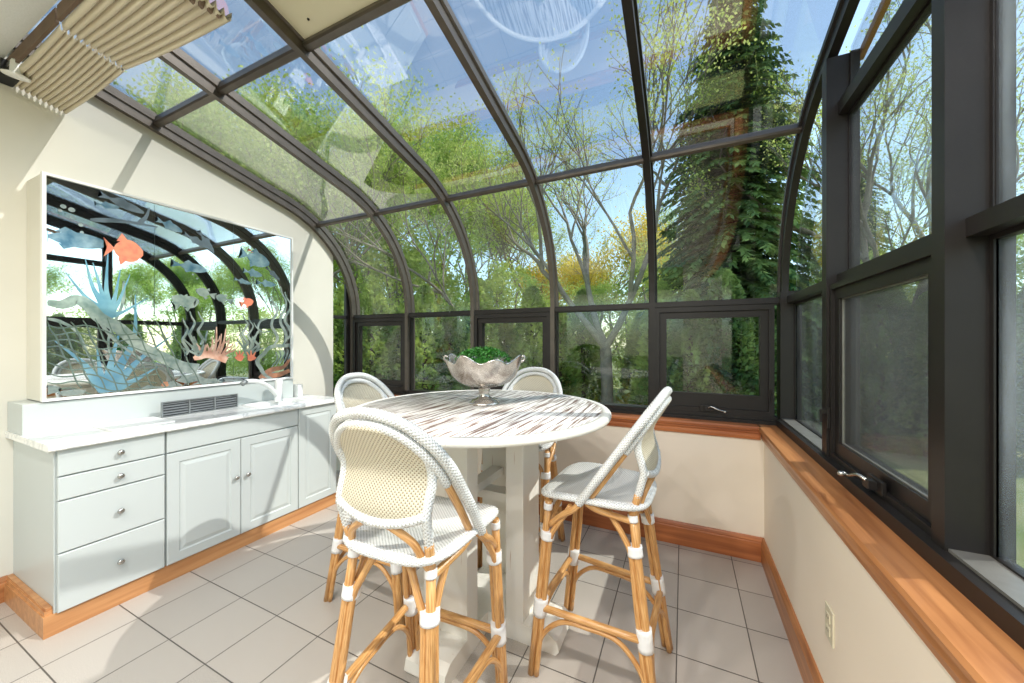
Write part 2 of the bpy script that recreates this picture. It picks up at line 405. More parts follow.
def bar_on_profile(name, x0, x1, y=None, ang=None, h=.045, o0=.03, o1=.09, parent=None):
    bm = bmesh.new()
    if ang is None:
        c = Vector((0, y, roof_z(y, 0))); n = Vector((0, SA, CA)); t = Vector((0, CA, -SA))
    else:
        c = Vector((0, YC+RI*math.cos(ang), ZC+RI*math.sin(ang))); n = Vector((0, math.cos(ang), math.sin(ang))); t = Vector((0, math.sin(ang), -math.cos(ang)))
    pts = []
    for a, o in ((-h/2, o1), (-h/2, o0+.01), (-h/2+.008, o0), (h/2-.008, o0), (h/2, o0+.01), (h/2, o1)):
        p = c+t*a+n*o; pts.append((p.y, p.z))
    prism(bm, pts, x0, x1, 'x'); return struct(name, bm, M_bronze, parent)
def pane(name, pts, x0, x1, mat, parent, th=.006, dirs=None):
    """thin curved glass pane swept through (y,z) pts"""
    bm = bmesh.new(); n = len(pts); A = []
    for i, (y, z) in enumerate(pts):
        y0, z0 = pts[max(i-1, 0)]; y1, z1 = pts[min(i+1, n-1)]
        t = Vector((y1-y0, z1-z0)).normalized(); nn = Vector((-t.y, t.x))
        A.append([(x, y+nn.x*o, z+nn.y*o) for x, o in ((x0, 0), (x1, 0), (x1, th), (x0, th))])
    for j in range(4):          # four separate sheets, so the two broad faces shade smoothly
        V = [(bm.verts.new(r[j]), bm.verts.new(r[(j+1) % 4])) for r in A]
        for i in range(n-1):
            f = bm.faces.new((V[i][0], V[i][1], V[i+1][1], V[i+1][0])); f.smooth = True
    for r in (A[0], A[-1]): bm.faces.new([bm.verts.new(v) for v in r])
    return obj(name, bm, mat, parent)
def ring_xz(bm, x0, x1, z0, z1, y0, y1, w, wb=None, mi=0):
    wb = wb or w
    box(bm, x0, x0+w, y0, y1, z0, z1, mi=mi); box(bm, x1-w, x1, y0, y1, z0, z1, mi=mi)
    box(bm, x0+w, x1-w, y0, y1, z1-w, z1, mi=mi); box(bm, x0+w, x1-w, y0, y1, z0, z0+wb, mi=mi)
def ring_yz(bm, y0, y1, z0, z1, x0, x1, w, wb=None, mi=0):
    wb = wb or w
    box(bm, x0, x1, y0, y0+w, z0, z1, mi=mi); box(bm, x0, x1, y1-w, y1, z0, z1, mi=mi)
    box(bm, x0, x1, y0+w, y1-w, z1-w, z1, mi=mi); box(bm, x0, x1, y0+w, y1-w, z0, z0+wb, mi=mi)
def crank(parent, at, ux, uy):
    """folding crank handle: base plate, gearbox, arm and knob. ux: along the rail, uy: into the room"""
    ux, uy = Vector(ux), Vector(uy); uz = Vector((0, 0, 1)); at = Vector(at)
    M = Matrix((ux, uy, uz)).transposed().to_4x4(); M.translation = at
    bm = bmesh.new(); box(bm, -.05, .05, 0, .012, -.018, .022, bev=.003); box(bm, -.022, .022, .01, .034, -.012, .016, bev=.003); bm.transform(M)
    h = obj('crank_base', bm, M_bronze_d, parent)
    bm = bmesh.new(); tube(bm, [M @ Vector(p) for p in smooth_path([(0, .03, .01), (-.02, .045, .02), (-.06, .052, .004), (-.095, .05, -.004)], 4)], .0055, 8)
    lathe_pts = [M @ Vector((-.095, .05+q, -.004)) for q in (0, .008, .02, .024)]
    tube(bm, lathe_pts, [.006, .009, .009, .005], 10)
    obj('crank_arm', bm, M_nickel, h)
def latch(parent, at, uy):
    at = Vector(at); uy = Vector(uy); ux = Vector((uy.y, -uy.x, 0)); M = Matrix((ux, uy, (0, 0, 1))).transposed().to_4x4(); M.translation = at
    bm = bmesh.new(); box(bm, -.008, .008, 0, .012, -.045, .045, bev=.002); box(bm, -.006, .006, .012, .03, .015, .035, bev=.002); box(bm, -.006, .006, .026, .034, -.02, .035, bev=.002); bm.transform(M)
    obj('latch', bm, M_bronze_d, parent)

# the five bays of the curved glass, each one window
YG = YC+RI+.055      # plane of the vertical glass
for i in range(5):
    x0, x1 = RX[i]+.018, RX[i+1]-.018
    w = sroot('window_%d' % (i+1))
    bar_on_profile('purlin', x0, x1, y=1.2, parent=w)
    bar_on_profile('eave_bar', x0, x1, ang=R(57.5), h=.034, o0=.035, parent=w)
    if i == 2:
        p = pane('ceiling_panel', sub_profile(.06, 'upper'), x0-.005, x1+.005, M_panel, w, th=.015)
        bm = bmesh.new()
        for sx, sy in ((.12, 1.135), (.4, 1.135), (.66, 1.135), (.06, .9), (.7, .9)):
            m4 = Matrix.Translation((x0+sx, sy, roof_z(sy, .058))); bmesh.ops.create_uvsphere(bm, u_segments=8, v_segments=5, radius=.006, matrix=m4)
        obj('panel_screws', bm, M_black, w)
    else: pane('upper_pane', sub_profile(.062, 'upper'), x0, x1, M_roofglass, w)
    pane('roof_pane', sub_profile(.062, 'roof'), x0, x1, M_roofglass, w)
    pane('curved_pane', sub_profile(.062, 'curved'), x0, x1, M_glass, w)
    bm = bmesh.new(); box(bm, x0-.004, x1+.004, YC+RI-.004+.02, YC+RI+.1, 1.622, 1.668); box(bm, x0-.004, x1+.004, YC+RI+.006, YC+RI+.04, 1.63, 1.655)
    obj('transom', bm, M_bronze_d, w)
    op = i in (0, 2, 4)
    xa, xb = x0, x1
    if i == 4: xb = .53
    bm = bmesh.new(); box(bm, xa-.01, xb+.02, YC+RI-.0, YC+RI+.11, .845, .90); box(bm, xa-.01, xb+.02, YC+RI-.02, YC+RI, .845, .872)
    obj('bottom_rail', bm, M_bronze_d, w)
    if op:
        bm = bmesh.new(); ring_xz(bm, xa, xb, .90, 1.622, YC+RI+.004, YC+RI+.09, .030)
        obj('window_frame', bm, M_bronze_d, w)
        bm = bmesh.new(); ring_xz(bm, xa+.030, xb-.030, .93, 1.592, YC+RI+.022, YC+RI+.07, .045, .095 if i == 4 else .06)
        obj('sash', bm, M_bronze_d, w)
        bm = B(xa+.072, xb-.072, YC+RI+.045, YC+RI+.05, .985, 1.55); obj('lower_pane', bm, M_sash, w)
        if i == 4:
            crank(w, ((xa+xb)/2-.02, YC+RI+.004, .925), (-1, 0, 0), (0, -1, 0)); latch(w, (xb-.012, YC+RI+.002, 1.03), (0, -1, 0))
    else:
        B_ = bmesh.new(); box(B_, xa, xa+.012, YC+RI+.03, YC+RI+.08, .90, 1.622); box(B_, xb-.012, xb, YC+RI+.03, YC+RI+.08, .90, 1.622); obj('window_frame', B_, M_bronze_d, w)
        obj('lower_pane', B(xa+.012, xb-.012, YC+RI+.05, YC+RI+.056, .90, 1.622), M_glass, w)

# narrow glazed end beside the plaster wall
w = sroot('window_6')
bm = bmesh.new(); box(bm, XL-.03, XL+.0, 2.78, 2.86, .85, 2.0); box(bm, XL-.03, XL, 2.62, 2.80, 1.625, 1.66); box(bm, XL-.04, XL, 2.62, 2.83, .845, .9); obj('window_frame', bm, M_bronze_d, w)
bm = bmesh.new(); prism(bm, [(2.62, .9), (2.79, .9), (2.79, 1.9), (2.74, 2.05), (2.62, 2.24)], XL-.06, XL-.054, 'x'); obj('pane', bm, M_glass, w)

# right gable: posts, header, transoms and panes
XG0, XG1 = .558, .652
def post(name, y, z1, t=.05, mat=M_bronze_d, d=.0):
    bm = bmesh.new(); box(bm, XG0-.002, XG1+d, y, y+t, .85, z1); box(bm, XG1+d-.02, XG1+d+.01, y-.012, y+t+.012, .85, z1)
    return struct(name, bm, mat)
post('trim_corner_post', 2.80, 1.70, .075)
post('trim_gable_post_1', 1.985, roof_z(2.0)-.02, .055)
post('trim_gable_post_2', 1.206, roof_z(1.2)+.0, .05)
post('trim_gable_post_3', .43, roof_z(.43)-.0, .05)
HZ = 2.345
struct('trim_gable_header', B(.595, XG1, -.5, 1.985, HZ, HZ+.055), M_bronze_d)
struct('trim_gable_bottom_rail', B(.534, XG1+.01, -3.2, 2.80, .848, .892), M_bronze_d)
struct('trim_gable_flashing', (lambda bm: (prism(bm, [(.7, roof_z(.7)-.055), (2.0, roof_z(2.0)-.055), (2.0, roof_z(2.0)-.02), (.7, roof_z(.7)-.02)], XG1+.012, XG1+.03, 'x'), bm)[1])(bmesh.new()), M_oaklX)
def gable_bay(n, y0, y1, operable, glass_hi, glass_lo, curved=False):
    w = sroot('window_%d' % n)
    # transom
    obj('transom', B(.590, XG1, y0, y1, 1.625, 1.668), M_bronze_d, w)
    xg = .636
    if curved:
        inn = [(y, z) for y, z in profile(-.0, y0) if y0 <= y <= y1 and z > 1.668]
        bm = bmesh.new(); pts = [(y0, 1.668)]+inn+[(y1, 1.668)]
        prism(bm, [(min(max(a, y0), y1), b) for a, b in pts], xg, xg+.006, 'x'); obj('upper_pane', bm, glass_hi, w)
    else:
        bm = bmesh.new(); ring_yz(bm, y0, y1, 1.668, HZ, .628, XG1, .010); obj('upper_bead', bm, M_bronze_d, w)
        obj('upper_pane', B(xg, xg+.006, y0+.01, y1-.01, 1.678, HZ-.01), glass_hi, w)
        bm = bmesh.new(); prism(bm, [(y0, HZ+.062), (y1, HZ+.062), (y1, roof_z(y1)), (y0, roof_z(y0))], xg, xg+.006, 'x'); obj('peak_pane', bm, M_glass, w)
    if operable:
        bm = bmesh.new(); ring_yz(bm, y0, y1, .892, 1.625, .565, .635, .022); obj('window_frame', bm, M_bronze_d, w)
        bm = bmesh.new(); ring_yz(bm, y0+.022, y1-.022, .914, 1.603, .578, .625, .042, .052); obj('sash', bm, M_bronze_d, w)
        obj('insect_screen', B(.592, .5935, y0+.06, y1-.06, .962, 1.565), M_screen, w)
        bm = bmesh.new(); ring_yz(bm, y0+.06, y1-.06, .962, 1.565, .588, .597, .008); obj('screen_frame', bm, M_channel, w)
        obj('lower_pane', B(.614, .619, y0+.06, y1-.06, .962, 1.565), glass_lo, w)
        crank(w, (.566, (y0+y1)/2-.07, .925), (0, -1, 0), (-1, 0, 0)); latch(w, (.564, y1-.014, 1.06), (-1, 0, 0))
    else:
        bm = bmesh.new(); ring_yz(bm, y0, y1, .892, 1.625, .628, XG1, .012); obj('window_frame', bm, M_bronze_d, w)
        bm = bmesh.new(); box(bm, .562, .632, y0, y1, .892, .899); obj('glazing_ledge', bm, M_channel, w)
        obj('lower_pane', B(xg, xg+.006, y0+.012, y1-.012, .90, 1.615), glass_lo, w)
gable_bay(7, 2.04, 2.80, False, M_glass, M_hazy2, True)
gable_bay(8, 1.256, 1.985, True, M_hazy2, M_hazy2)
gable_bay(9, .48, 1.206, False, M_hazy, M_hazy)
gable_bay(10, -.327, .43, False, M_glass, M_glass)

# outlet
t = empty('wall_outlet', (XR, 1.60, .41)); tag(t, 'almond electrical outlet plate low on the right-hand knee wall', 'outlet')
obj('cover_plate', B(-.006, 0, -.036, .036, -.058, .058, bev=.002), M_almond, t)
bm = bmesh.new()
for dz in (-.022, .022):
    rc = obj('receptacle', B(-.009, -.005, -.015, .015, dz-.014, dz+.014, bev=.002), M_almond, t)
    for dy in (-.006, .006): obj('slot', B(-.0095, -.0088, dy-.001, dy+.001, dz-.002, dz+.006), M_black, rc)

# ------------------------------------------------------------------ cabinets
CXF = -2.665; CB = XL
def raised_panel(bm, xf, y0, y1, z0, z1, th=.02, frame=.055, panel=True):
    """door or drawer front in the x=xf plane facing +X, with routed raised centre"""
    def ring(d, x): return [bm.verts.new((x, y, z)) for y, z in ((y0+d, z0+d), (y1-d, z0+d), (y1-d, z1-d), (y0+d, z1-d))]
    steps = [(0, xf-th), (0, xf-.004), (.004, xf)]
    if panel: steps += [(frame, xf), (frame+.006, xf-.006), (frame+.012, xf-.006), (frame+.030, xf-.001)]
    rs = [ring(*s) for s in steps]
    bm.faces.new(rs[0])
    for a, b in zip(rs, rs[1:]):
        for k in range(4): bm.faces.new((a[k], a[(k+1) % 4], b[(k+1) % 4], b[k]))
    bm.faces.new(rs[-1])
def knob(parent, y, z, mat=M_nickel, name='knob'):
    bm = bmesh.new(); lathe(bm, [(.005, 0), (.005, .012), (.012, .016), (.0145, .021), (.013, .027), (.006, .030)], 16)
    bm.transform(Matrix.Translation((CXF-.001, y, z)) @ Matrix.Rotation(R(90), 4, 'Y'))
    return obj(name, bm, mat, parent, True)
Z0, Z1 = .10, .872
ys = [.638, 1.035, 1.825, 2.165]
def cab_body(root, y0, y1):
    obj('cabinet_body', B(CB+.002, CXF-.022, y0, y1-.001, .05, Z1-.001), M_cab, root)
# drawers
t = empty('drawer_cabinet'); tag(t, 'white cabinet unit with four stacked drawers at the near end of the counter', 'cabinet', 'white base cabinets')
cab_body(t, ys[0], ys[1])
obj('side_panel', B(CB+.001, CXF-.0215, ys[0]-.006, ys[0]-.0005, .05, Z1-.001), M_cab, t)
zz = [.872, .742, .627, .378, .098]
for k in range(4):
    bm = bmesh.new(); raised_panel(bm, CXF, ys[0]+.002, ys[1]-.004, zz[k+1]+.003, zz[k]-.003, panel=False)
    d = obj('drawer', bm, M_cab, t); knob(d, (ys[0]+ys[1])/2+.01, (zz[k]+zz[k+1])/2)
# double doors
t = empty('double_door_cabinet'); tag(t, 'white cabinet unit with two raised-panel doors under the sink', 'cabinet', 'white base cabinets')
cab_body(t, ys[1], ys[2])
bm = bmesh.new(); raised_panel(bm, CXF, ys[1]+.006, ys[2]-.003, .745, .868, panel=False); obj('false_drawer_front', bm, M_cab, t)
ym = 1.425
for a, b_, ky in ((ys[1]+.006, ym-.002, ym-.035), (ym+.002, ys[2]-.003, ym+.035)):
    bm = bmesh.new(); raised_panel(bm, CXF, a, b_, .101, .738); d = obj('door', bm, M_cab, t); knob(d, ky, .49, M_nickel)
t = empty('single_door_cabinet'); tag(t, 'white cabinet unit with one tall raised-panel door at the window end', 'cabinet', 'white base cabinets')
cab_body(t, ys[2], ys[3])
bm = bmesh.new(); raised_panel(bm, CXF, ys[2]+.003, ys[3]-.002, .101, .868); d = obj('door', bm, M_cab, t); knob(d, ys[3]-.04, .76, M_nickel)
bm = bmesh.new()
prism(bm, [(CB+.0, .6), (-2.683, .6), (-2.683, 2.18), (CB, 2.18)][::-1], 0, .0995)
box(bm, CB, -2.695, .606, .631, .0995, .118); box(bm, CB, -2.70, .611, .631, .118, .13)
struct('trim_plinth', bm, M_oaklX)

# countertop with sink cut-out
CT, XCF, XSP = .905, -2.635, -3.035
t = empty('countertop'); tag(t, 'white marble countertop running along the left wall over the cabinets', 'countertop')
bm = bmesh.new(); sx0, sx1, sy0, sy1 = -2.985, -2.73, 1.60, 1.97
cy0, cy1 = .605, 2.19
box(bm, CB+.001, sx0, cy0, cy1, Z1, CT); box(bm, sx1, XCF-.03, cy0, cy1, Z1, CT); box(bm, sx0, sx1, cy0, sy0, Z1, CT); box(bm, sx0, sx1, sy1, cy1, Z1, CT)
obj('worktop', bm, M_marble, t)
bm = bmesh.new(); prism(bm, [(XCF-.03, Z1), (XCF-.008, Z1), (XCF-.001, Z1+.006), (XCF, Z1+.016), (XCF-.004, CT-.005), (XCF-.012, CT), (XCF-.03, CT)], cy0, cy1, 'y'); obj('front_edge', bm, M_marble, t)
obj('backsplash', B(CB+.002, XSP, .612, 2.03, CT, 1.062, bev=.004), M_cab, t)
# sink
t = empty('sink'); tag(t, 'small white sink set into the marble counter below the faucet', 'sink')
bm = bmesh.new()
def rr(x0, x1, y0, y1, r, z, n=6):
    o = []
    for cx, cy, a0 in ((x1-r, y1-r, 0), (x0+r, y1-r, 90), (x0+r, y0+r, 180), (x1-r, y0+r, 270)):
        for k in range(n+1): a = R(a0+90*k/n); o.append(bm.verts.new((cx+r*math.cos(a), cy+r*math.sin(a), z)))
    return o
rs = [rr(sx0-.012, sx1+.012, sy0-.012, sy1+.012, .05, CT+.0005), rr(sx0-.01, sx1+.01, sy0-.01, sy1+.01, .05, CT+.006), rr(sx0+.006, sx1-.006, sy0+.006, sy1-.006, .045, CT+.006), rr(sx0+.012, sx1-.012, sy0+.012, sy1-.012, .04, CT-.01), rr(sx0+.02, sx1-.02, sy0+.02, sy1-.02, .04, CT-.12), rr(sx0+.05, sx1-.05, sy0+.05, sy1-.05, .03, CT-.14)]
for a, b_ in zip(rs, rs[1:]):
    for k in range(len(a)): bm.faces.new((a[k], a[(k+1) % len(a)], b_[(k+1) % len(a)], b_[k]))
bm.faces.new(rs[-1]); obj('basin', bm, M_white, t, True)
# faucet
t = empty('faucet', (-2.93, 1.84, CT)); tag(t, 'white single-lever faucet with long angled spout at the back of the counter', 'faucet')
bm = bmesh.new(); lathe(bm, [(.033, 0), (.033, .006), (.028, .012), (.026, .13), (.028, .14), (.028, .165), (.022, .175)], 24); obj('body', bm, M_white, t, True)
bm = bmesh.new(); tube(bm, smooth_path([(0, -.015, .05), (.02, -.09, .13), (.035, -.18, .178), (.045, -.27, .19)], 6), [.017]*6+[.016]*6+[.016]*7, 14); obj('spout', bm, M_white, t, True)
bm = bmesh.new(); tube(bm, [(.045, -.265, .19), (.05, -.295, .17)], .0175, 14); obj('spray_tip', bm, M_grille, t, True)
bm = bmesh.new(); tube(bm, smooth_path([(0, 0, .168), (0, .03, .178), (0, .09, .182)], 4), [.012, .012, .012, .011, .011, .010, .010, .009, .008], 10, flat=1.4); obj('lever', bm, M_white, t, True)
# rounded end block of the mirror ledge
t = tag(obj('corner_block', (lambda bm: (prism(bm, [(-3.0+0, 2.05)]+[(-3.0-.14+.14*math.cos(R(a)), 2.05+.10*math.sin(R(a))) for a in range(0, 91, 10)]+[(-3.14, 2.05)], CT+.001, CT+.10), bm)[1])(bmesh.new()), M_white), 'rounded white block at the window end of the backsplash', 'block')
# vent grille standing behind the counter edge
t = empty('vent_grille', (-2.955, 1.34, CT)); tag(t, 'dark grey louvred vent grille standing on the counter against the wall', 'grille')
bm = bmesh.new(); W_, H_ = .215, .098
ring_yz(bm, -W_, W_, .0005, H_, -.008, .008, .007)
for q in (-.072, .072): box(bm, -.006, .007, q-.004, q+.004, .007, H_-.007)
obj('frame', bm, M_grille, t)
bm = bmesh.new()
for r_ in range(5):
    z = .013+r_*.0165
    vs = [(-.006, z+.010), (-.0045, z+.0115), (.006, z+.001), (.0045, z)]
    prism(bm, [(p[0], p[1]) for p in vs], -W_+.007, W_-.007, 'y')
obj('louvres', bm, M_grille, t)
obj('backing', B(-.012, -.0085, -W_+.004, W_-.004, .004, H_-.003), M_black, t)
t = tag(obj('cutting_board', B(-2.99, -2.72, .84, 1.10, CT+.0005, CT+.012, bev=.003), M_white), 'thin white cutting board lying flat on the marble counter', 'cutting board')

# ------------------------------------------------------------------ mirror mural
MX = -3.03
MY0, MY1, MZ0, MZ1 = .672, 2.02, 1.068, 2.272
t = empty('mirror_mural'); tag(t, 'large wall mirror etched and painted with an undersea scene above the counter', 'mirror')
bm = bmesh.new(); ring_yz(bm, MY0, MY1, MZ0, MZ1, MX-.02, MX+.010, .014)
obj('frame', bm, M_white, t)
obj('backing_box', B(XL+.001, MX-.018, MY0+.004, MY1-.004, MZ0+.0, MZ1-.004), M_wall, t)
def mur(px, py):
    """a point read off the photograph, as (y, z) on the mirror's plane"""
    q = (px-512)/363.7; c, s = .90484, .42576
    kx = -s+c*q; ky = c+s*q; d = (MX+.004)/kx
    return (ky*d, CAMZ-(py-341.5)/363.7*d)
sy1_, sy2_ = mur(155, 300)[0], mur(234, 300)[0]
for a, b_ in ((MY0+.013, sy1_-.001), (sy1_+.001, sy2_-.001), (sy2_+.001, MY1-.013)):
    obj('mirror_panel', B(MX-.017, MX, a, b_, MZ0+.013, MZ1-.013), M_mirror, t)
MURAL = t
# etched shapes: thin raised relief on the mirror
LEV = [0]
def relief(bm, pts):
    LEV[0] += 1; x0 = MX+.0006; x1 = MX+.0016+.00004*(LEV[0] % 40)
    a = [bm.verts.new((x1, y, z)) for y, z in pts]; c = [bm.verts.new((x0, y, z)) for y, z in pts]
    f = bm.faces.new(a); n = len(a)
    for i in range(n): bm.faces.new((a[i], a[(i+1) % n], c[(i+1) % n], c[i]))
    bmesh.ops.triangulate(bm, faces=[f])
def clampm(p): return (min(max(p[0], MY0+.02), MY1-.02), min(max(p[1], MZ0+.02), MZ1-.02))
def ribbon(bm, ctrl, w0, w1, n=8, wave=0, freq=0):
    if isinstance(bm, Each): bm = bm.new()
    P = smooth_path([Vector((*mur(*c), 0)) for c in ctrl], n); m = len(P); Lf = []; Rt = []
    for i, p in enumerate(P):
        t_ = (P[min(i+1, m-1)]-P[max(i-1, 0)]).normalized(); nn = Vector((-t_.y, t_.x, 0)); f = i/(m-1)
        w = (w0+(w1-w0)*f)*.5*math.sin(PI*min(1, f*3+.3)/2); c = p+nn*wave*math.sin(f*freq)
        Lf.append(clampm((c.x+nn.x*w, c.y+nn.y*w))); Rt.append(clampm((c.x-nn.x*w, c.y-nn.y*w)))
    LEV[0] += 1; x0 = MX+.0006; x1 = MX+.0016+.00004*(LEV[0] % 40)
    A = [bm.verts.new((x1, y, z)) for y, z in Lf]; Bv = [bm.verts.new((x1, y, z)) for y, z in Rt]
    A0 = [bm.verts.new((x0, y, z)) for y, z in Lf]; B0 = [bm.verts.new((x0, y, z)) for y, z in Rt]
    for i in range(m-1):
        bm.faces.new((A[i], A[i+1], Bv[i+1], Bv[i])); bm.faces.new((A[i], A0[i], A0[i+1], A[i+1])); bm.faces.new((Bv[i], Bv[i+1], B0[i+1], B0[i]))
def A_(x, y): return (40+x/2.97, 170+y/2.97)
def B_(x, y): return (180+x/3.59, 200+y/3.59)
def mural_each(name, mat, fn, label=None):
    E_ = Each(); fn(E_)
    for b in E_:
        o = obj(name, b, mat, MURAL)
        if label: o['label'] = label
def mural(name, mat, fn, label=None):
    bm = bmesh.new()
    fn(bm); o = obj(name, bm, mat, MURAL)
    if label: o['label'] = label
    return o
class Each(list):
    '''collects one bmesh per drawn shape'''
    def new(self): self.append(bmesh.new()); return self[-1]
def fish(bm, c, ln, ang=0, hr=.5, tail=.3, flip=1, fins=True):
    if isinstance(bm, Each): bm = bm.new()
    cy, cz = mur(*c); L_ = ln
    body = []
    for k in range(15):
        f = k/14; body.append((L_*(.5-f*(1-tail)), L_*hr*.5*math.sin(PI*(f*.92+.04))**.75))
    up = body; dn = [(x, -y) for x, y in reversed(body)]
    tl = [(-L_*(.5-tail)-.0, -L_*.03), (-L_*.5, -L_*hr*.42), (-L_*.42, 0), (-L_*.5, L_*hr*.42), (-L_*(.5-tail), L_*.03)]
    out = up[:-1]+[tl[4], tl[3], tl[2], tl[1], tl[0]]+dn[1:]
    def tr(p):
        x, y = p[0]*flip, p[1]; a = R(ang); return clampm((cy+x*math.cos(a)-y*math.sin(a), cz+x*math.sin(a)+y*math.cos(a)))
    relief(bm, [tr(p) for p in out])
    if fins:
        relief(bm, [tr(p) for p in ((.12*L_, L_*hr*.42), (-.05*L_, L_*hr*.75), (-.18*L_, L_*hr*.36))])
        relief(bm, [tr(p) for p in ((.08*L_, -L_*hr*.42), (-.08*L_, -L_*hr*.7), (-.14*L_, -L_*hr*.36))])
def blob(bm, c, rx, ry, seed, n=22, rough=.25):
    if isinstance(bm, Each): bm = bm.new()
    rnd = random.Random(seed); cy, cz = mur(*c); ph = [rnd.uniform(0, 6) for _ in range(3)]
    relief(bm, [clampm((cy+rx*math.cos(a)*(1+rough*math.sin(3*a+ph[0])*.5+rough*.5*math.sin(5*a+ph[1])), cz+ry*math.sin(a)*(1+rough*math.sin(4*a+ph[2])*.6))) for a in (2*PI*k/n for k in range(n))])
def f_blue(bm):
    b0 = A_(205, 665)
    for tip, mid in (((42, 505), (130, 575)), ((170, 530), (180, 600)), ((285, 370), (280, 500)), ((395, 490), (300, 560)), ((350, 585), (290, 620)), ((110, 560), (160, 620)), ((240, 470), (215, 560))):
        ribbon(bm, [b0, A_((mid[0]+205)/2-4, (mid[1]+665)/2), A_(*mid), A_(*tip)], .060, .004)
mural('blue_coral', M_blue, f_blue, 'large blue painted coral with pointed blades')
def f_blue2(bm):
    b0 = A_(205, 435)
    for tip, mid in (((78, 305), (130, 370)), ((135, 262), (155, 340)), ((158, 275), (180, 350)), ((203, 245), (198, 340)), ((240, 295), (225, 370)), ((268, 310), (235, 390)), ((322, 380), (250, 420))):
        ribbon(bm, [b0, A_((mid[0]+205)/2, (mid[1]+435)/2), A_(*mid), A_(*tip)], .040, .003)
mural('blue_branch_coral', M_blue, f_blue2)
def f_ridge(bm):
    ribbon(bm, [A_(10, 395), A_(60, 400), A_(110, 385), A_(160, 420), A_(200, 450), A_(260, 490), A_(330, 540), A_(400, 575), A_(470, 590)], .05, .07, wave=.006, freq=25)
    ribbon(bm, [A_(165, 430), A_(200, 480), A_(240, 520), A_(300, 560)], .018, .012)
mural_each('reef_ridge', M_frost, f_ridge)
def f_net(bm):
    for k in range(9):
        y = 455+k*24
        ribbon(bm, [A_(12+q*42, y+math.sin(q*1.5+k)*9+q*5) for q in range(9)], .008, .006, 5)
    for k in range(11):
        x = 20+k*36
        ribbon(bm, [A_(x+q*13, 445+q*26+math.sin(q*2.1+k)*6) for q in range(9)], .007, .006, 5)
mural_each('sea_fan_strand', M_frostd, f_net)
def f_rocks(bm):
    for i, (x, y, rx, ry) in enumerate(((20, 655, .05, .022), (95, 662, .05, .018), (330, 655, .06, .03), (390, 640, .05, .025), (440, 655, .05, .03))): blob(bm, A_(x, y), rx, ry, i)
    for i, (x, y, rx, ry) in enumerate(((40, 640, .07, .03), (100, 655, .08, .03), (320, 625, .05, .03))): blob(bm, B_(x, y), rx, ry, 10+i)
mural_each('etched_rock', M_frost, f_rocks)
def f_brown(bm):
    ribbon(bm, [B_(285, 640), B_(330, 610), B_(372, 600), B_(396, 570)], .05, .02)
    ribbon(bm, [B_(290, 630), B_(345, 630), B_(395, 612)], .055, .03)
    blob(bm, A_(28, 650), .03, .014, 31); blob(bm, A_(372, 636), .018, .018, 33)
mural_each('brown_rock', M_rock, f_brown, 'brown painted rock')
def f_peach(bm):
    ribbon(bm, [B_(50, 570), B_(90, 555), B_(130, 560), B_(170, 575)], .05, .05)
    for bx, x, y in ((80, 60, 515), (85, 88, 500), (105, 118, 492), (120, 132, 455), (128, 150, 480), (140, 166, 462), (150, 178, 500), (100, 100, 520), (155, 188, 530)):
        ribbon(bm, [B_(bx, 560), B_((x+bx)/2+5, (y+560)/2), B_(x, y)], .020, .005); ribbon(bm, [B_((x+bx)/2+4, (y+560)/2+4), B_(x+9, (y+560)/2-6), B_(x+12, (y*1.6+560)/2.6-8)], .011, .004)
mural('peach_coral', M_peach, f_peach)
def f_peach2(bm):
    for bx, by, tips in ((215, 575, ((202, 545), (215, 540), (228, 545))), (257, 575, ((240, 545), (255, 540), (272, 545)))):
        blob(bm, B_(bx, by-8), .03, .022, bx)
        for x, y in tips: ribbon(bm, [B_(bx, by), B_(x, y)], .02, .006)
mural('pink_coral', M_orange, f_peach2)
def f_weed(bm):
    for xs in ((20, 425, 560), (45, 400, 540), (75, 400, 520), (235, 410, 530), (255, 420, 535), (275, 440, 540)):
        x, y0, y1 = xs; m_ = 7
        ribbon(bm, [B_(x+math.sin(k*1.6)*9, y1+(y0-y1)*k/m_) for k in range(m_+1)], .022, .006, 5)
    for x, y0, y1 in ((340, 345, 520), (372, 310, 520), (388, 330, 500)):
        ribbon(bm, [B_(x+math.sin(k*1.4)*11, y1+(y0-y1)*k/8) for k in range(9)], .030, .010, 5)
    ribbon(bm, [A_(12, 400+40), A_(60, 450), A_(110, 480), A_(140, 540), A_(150, 560)], .02, .006)
    ribbon(bm, [A_(250, 330), A_(245, 400), A_(205, 500), A_(215, 580)], .018, .006)
mural_each('seaweed_strand', M_frost, f_weed)
def f_white(bm):
    for bx, by, tips in ((70, 560, ((15, 500), (30, 480), (50, 490), (5, 530), (90, 510), (100, 470))), (240, 555, ((205, 500), (215, 480), (262, 490), (280, 470), (290, 510), (300, 530), (225, 520)))):
        for x, y in tips: ribbon(bm, [B_(bx, by), B_((x+bx)/2+4, (y+by)/2), B_(x, y)], .02, .008)
    ribbon(bm, [B_(330, 640), B_(290, 610), B_(285, 570), B_(320, 535), B_(380, 520), B_(400, 530)], .03, .03, wave=.008, freq=22)
    for k in range(5): ribbon(bm, [B_(330+k*15, 600-k*6), B_(350+k*13, 570-k*8), B_(345+k*14, 545-k*3)], .010, .008)
    ribbon(bm, [B_(315, 425), B_(290, 435), B_(282, 460), B_(300, 475), B_(325, 470)], .018, .006)
mural_each('white_coral', M_frost, f_white)
def f_angels(bm):
    fish(bm, A_(435, 395), .15, 20, .55, .3); fish(bm, B_(15, 360), .13, 170, .5, .3); fish(bm, B_(95, 335), .12, 165, .5, .35); fish(bm, B_(160, 355), .11, 165, .5, .35)
mural_each('angel_fish', M_frost, f_angels)
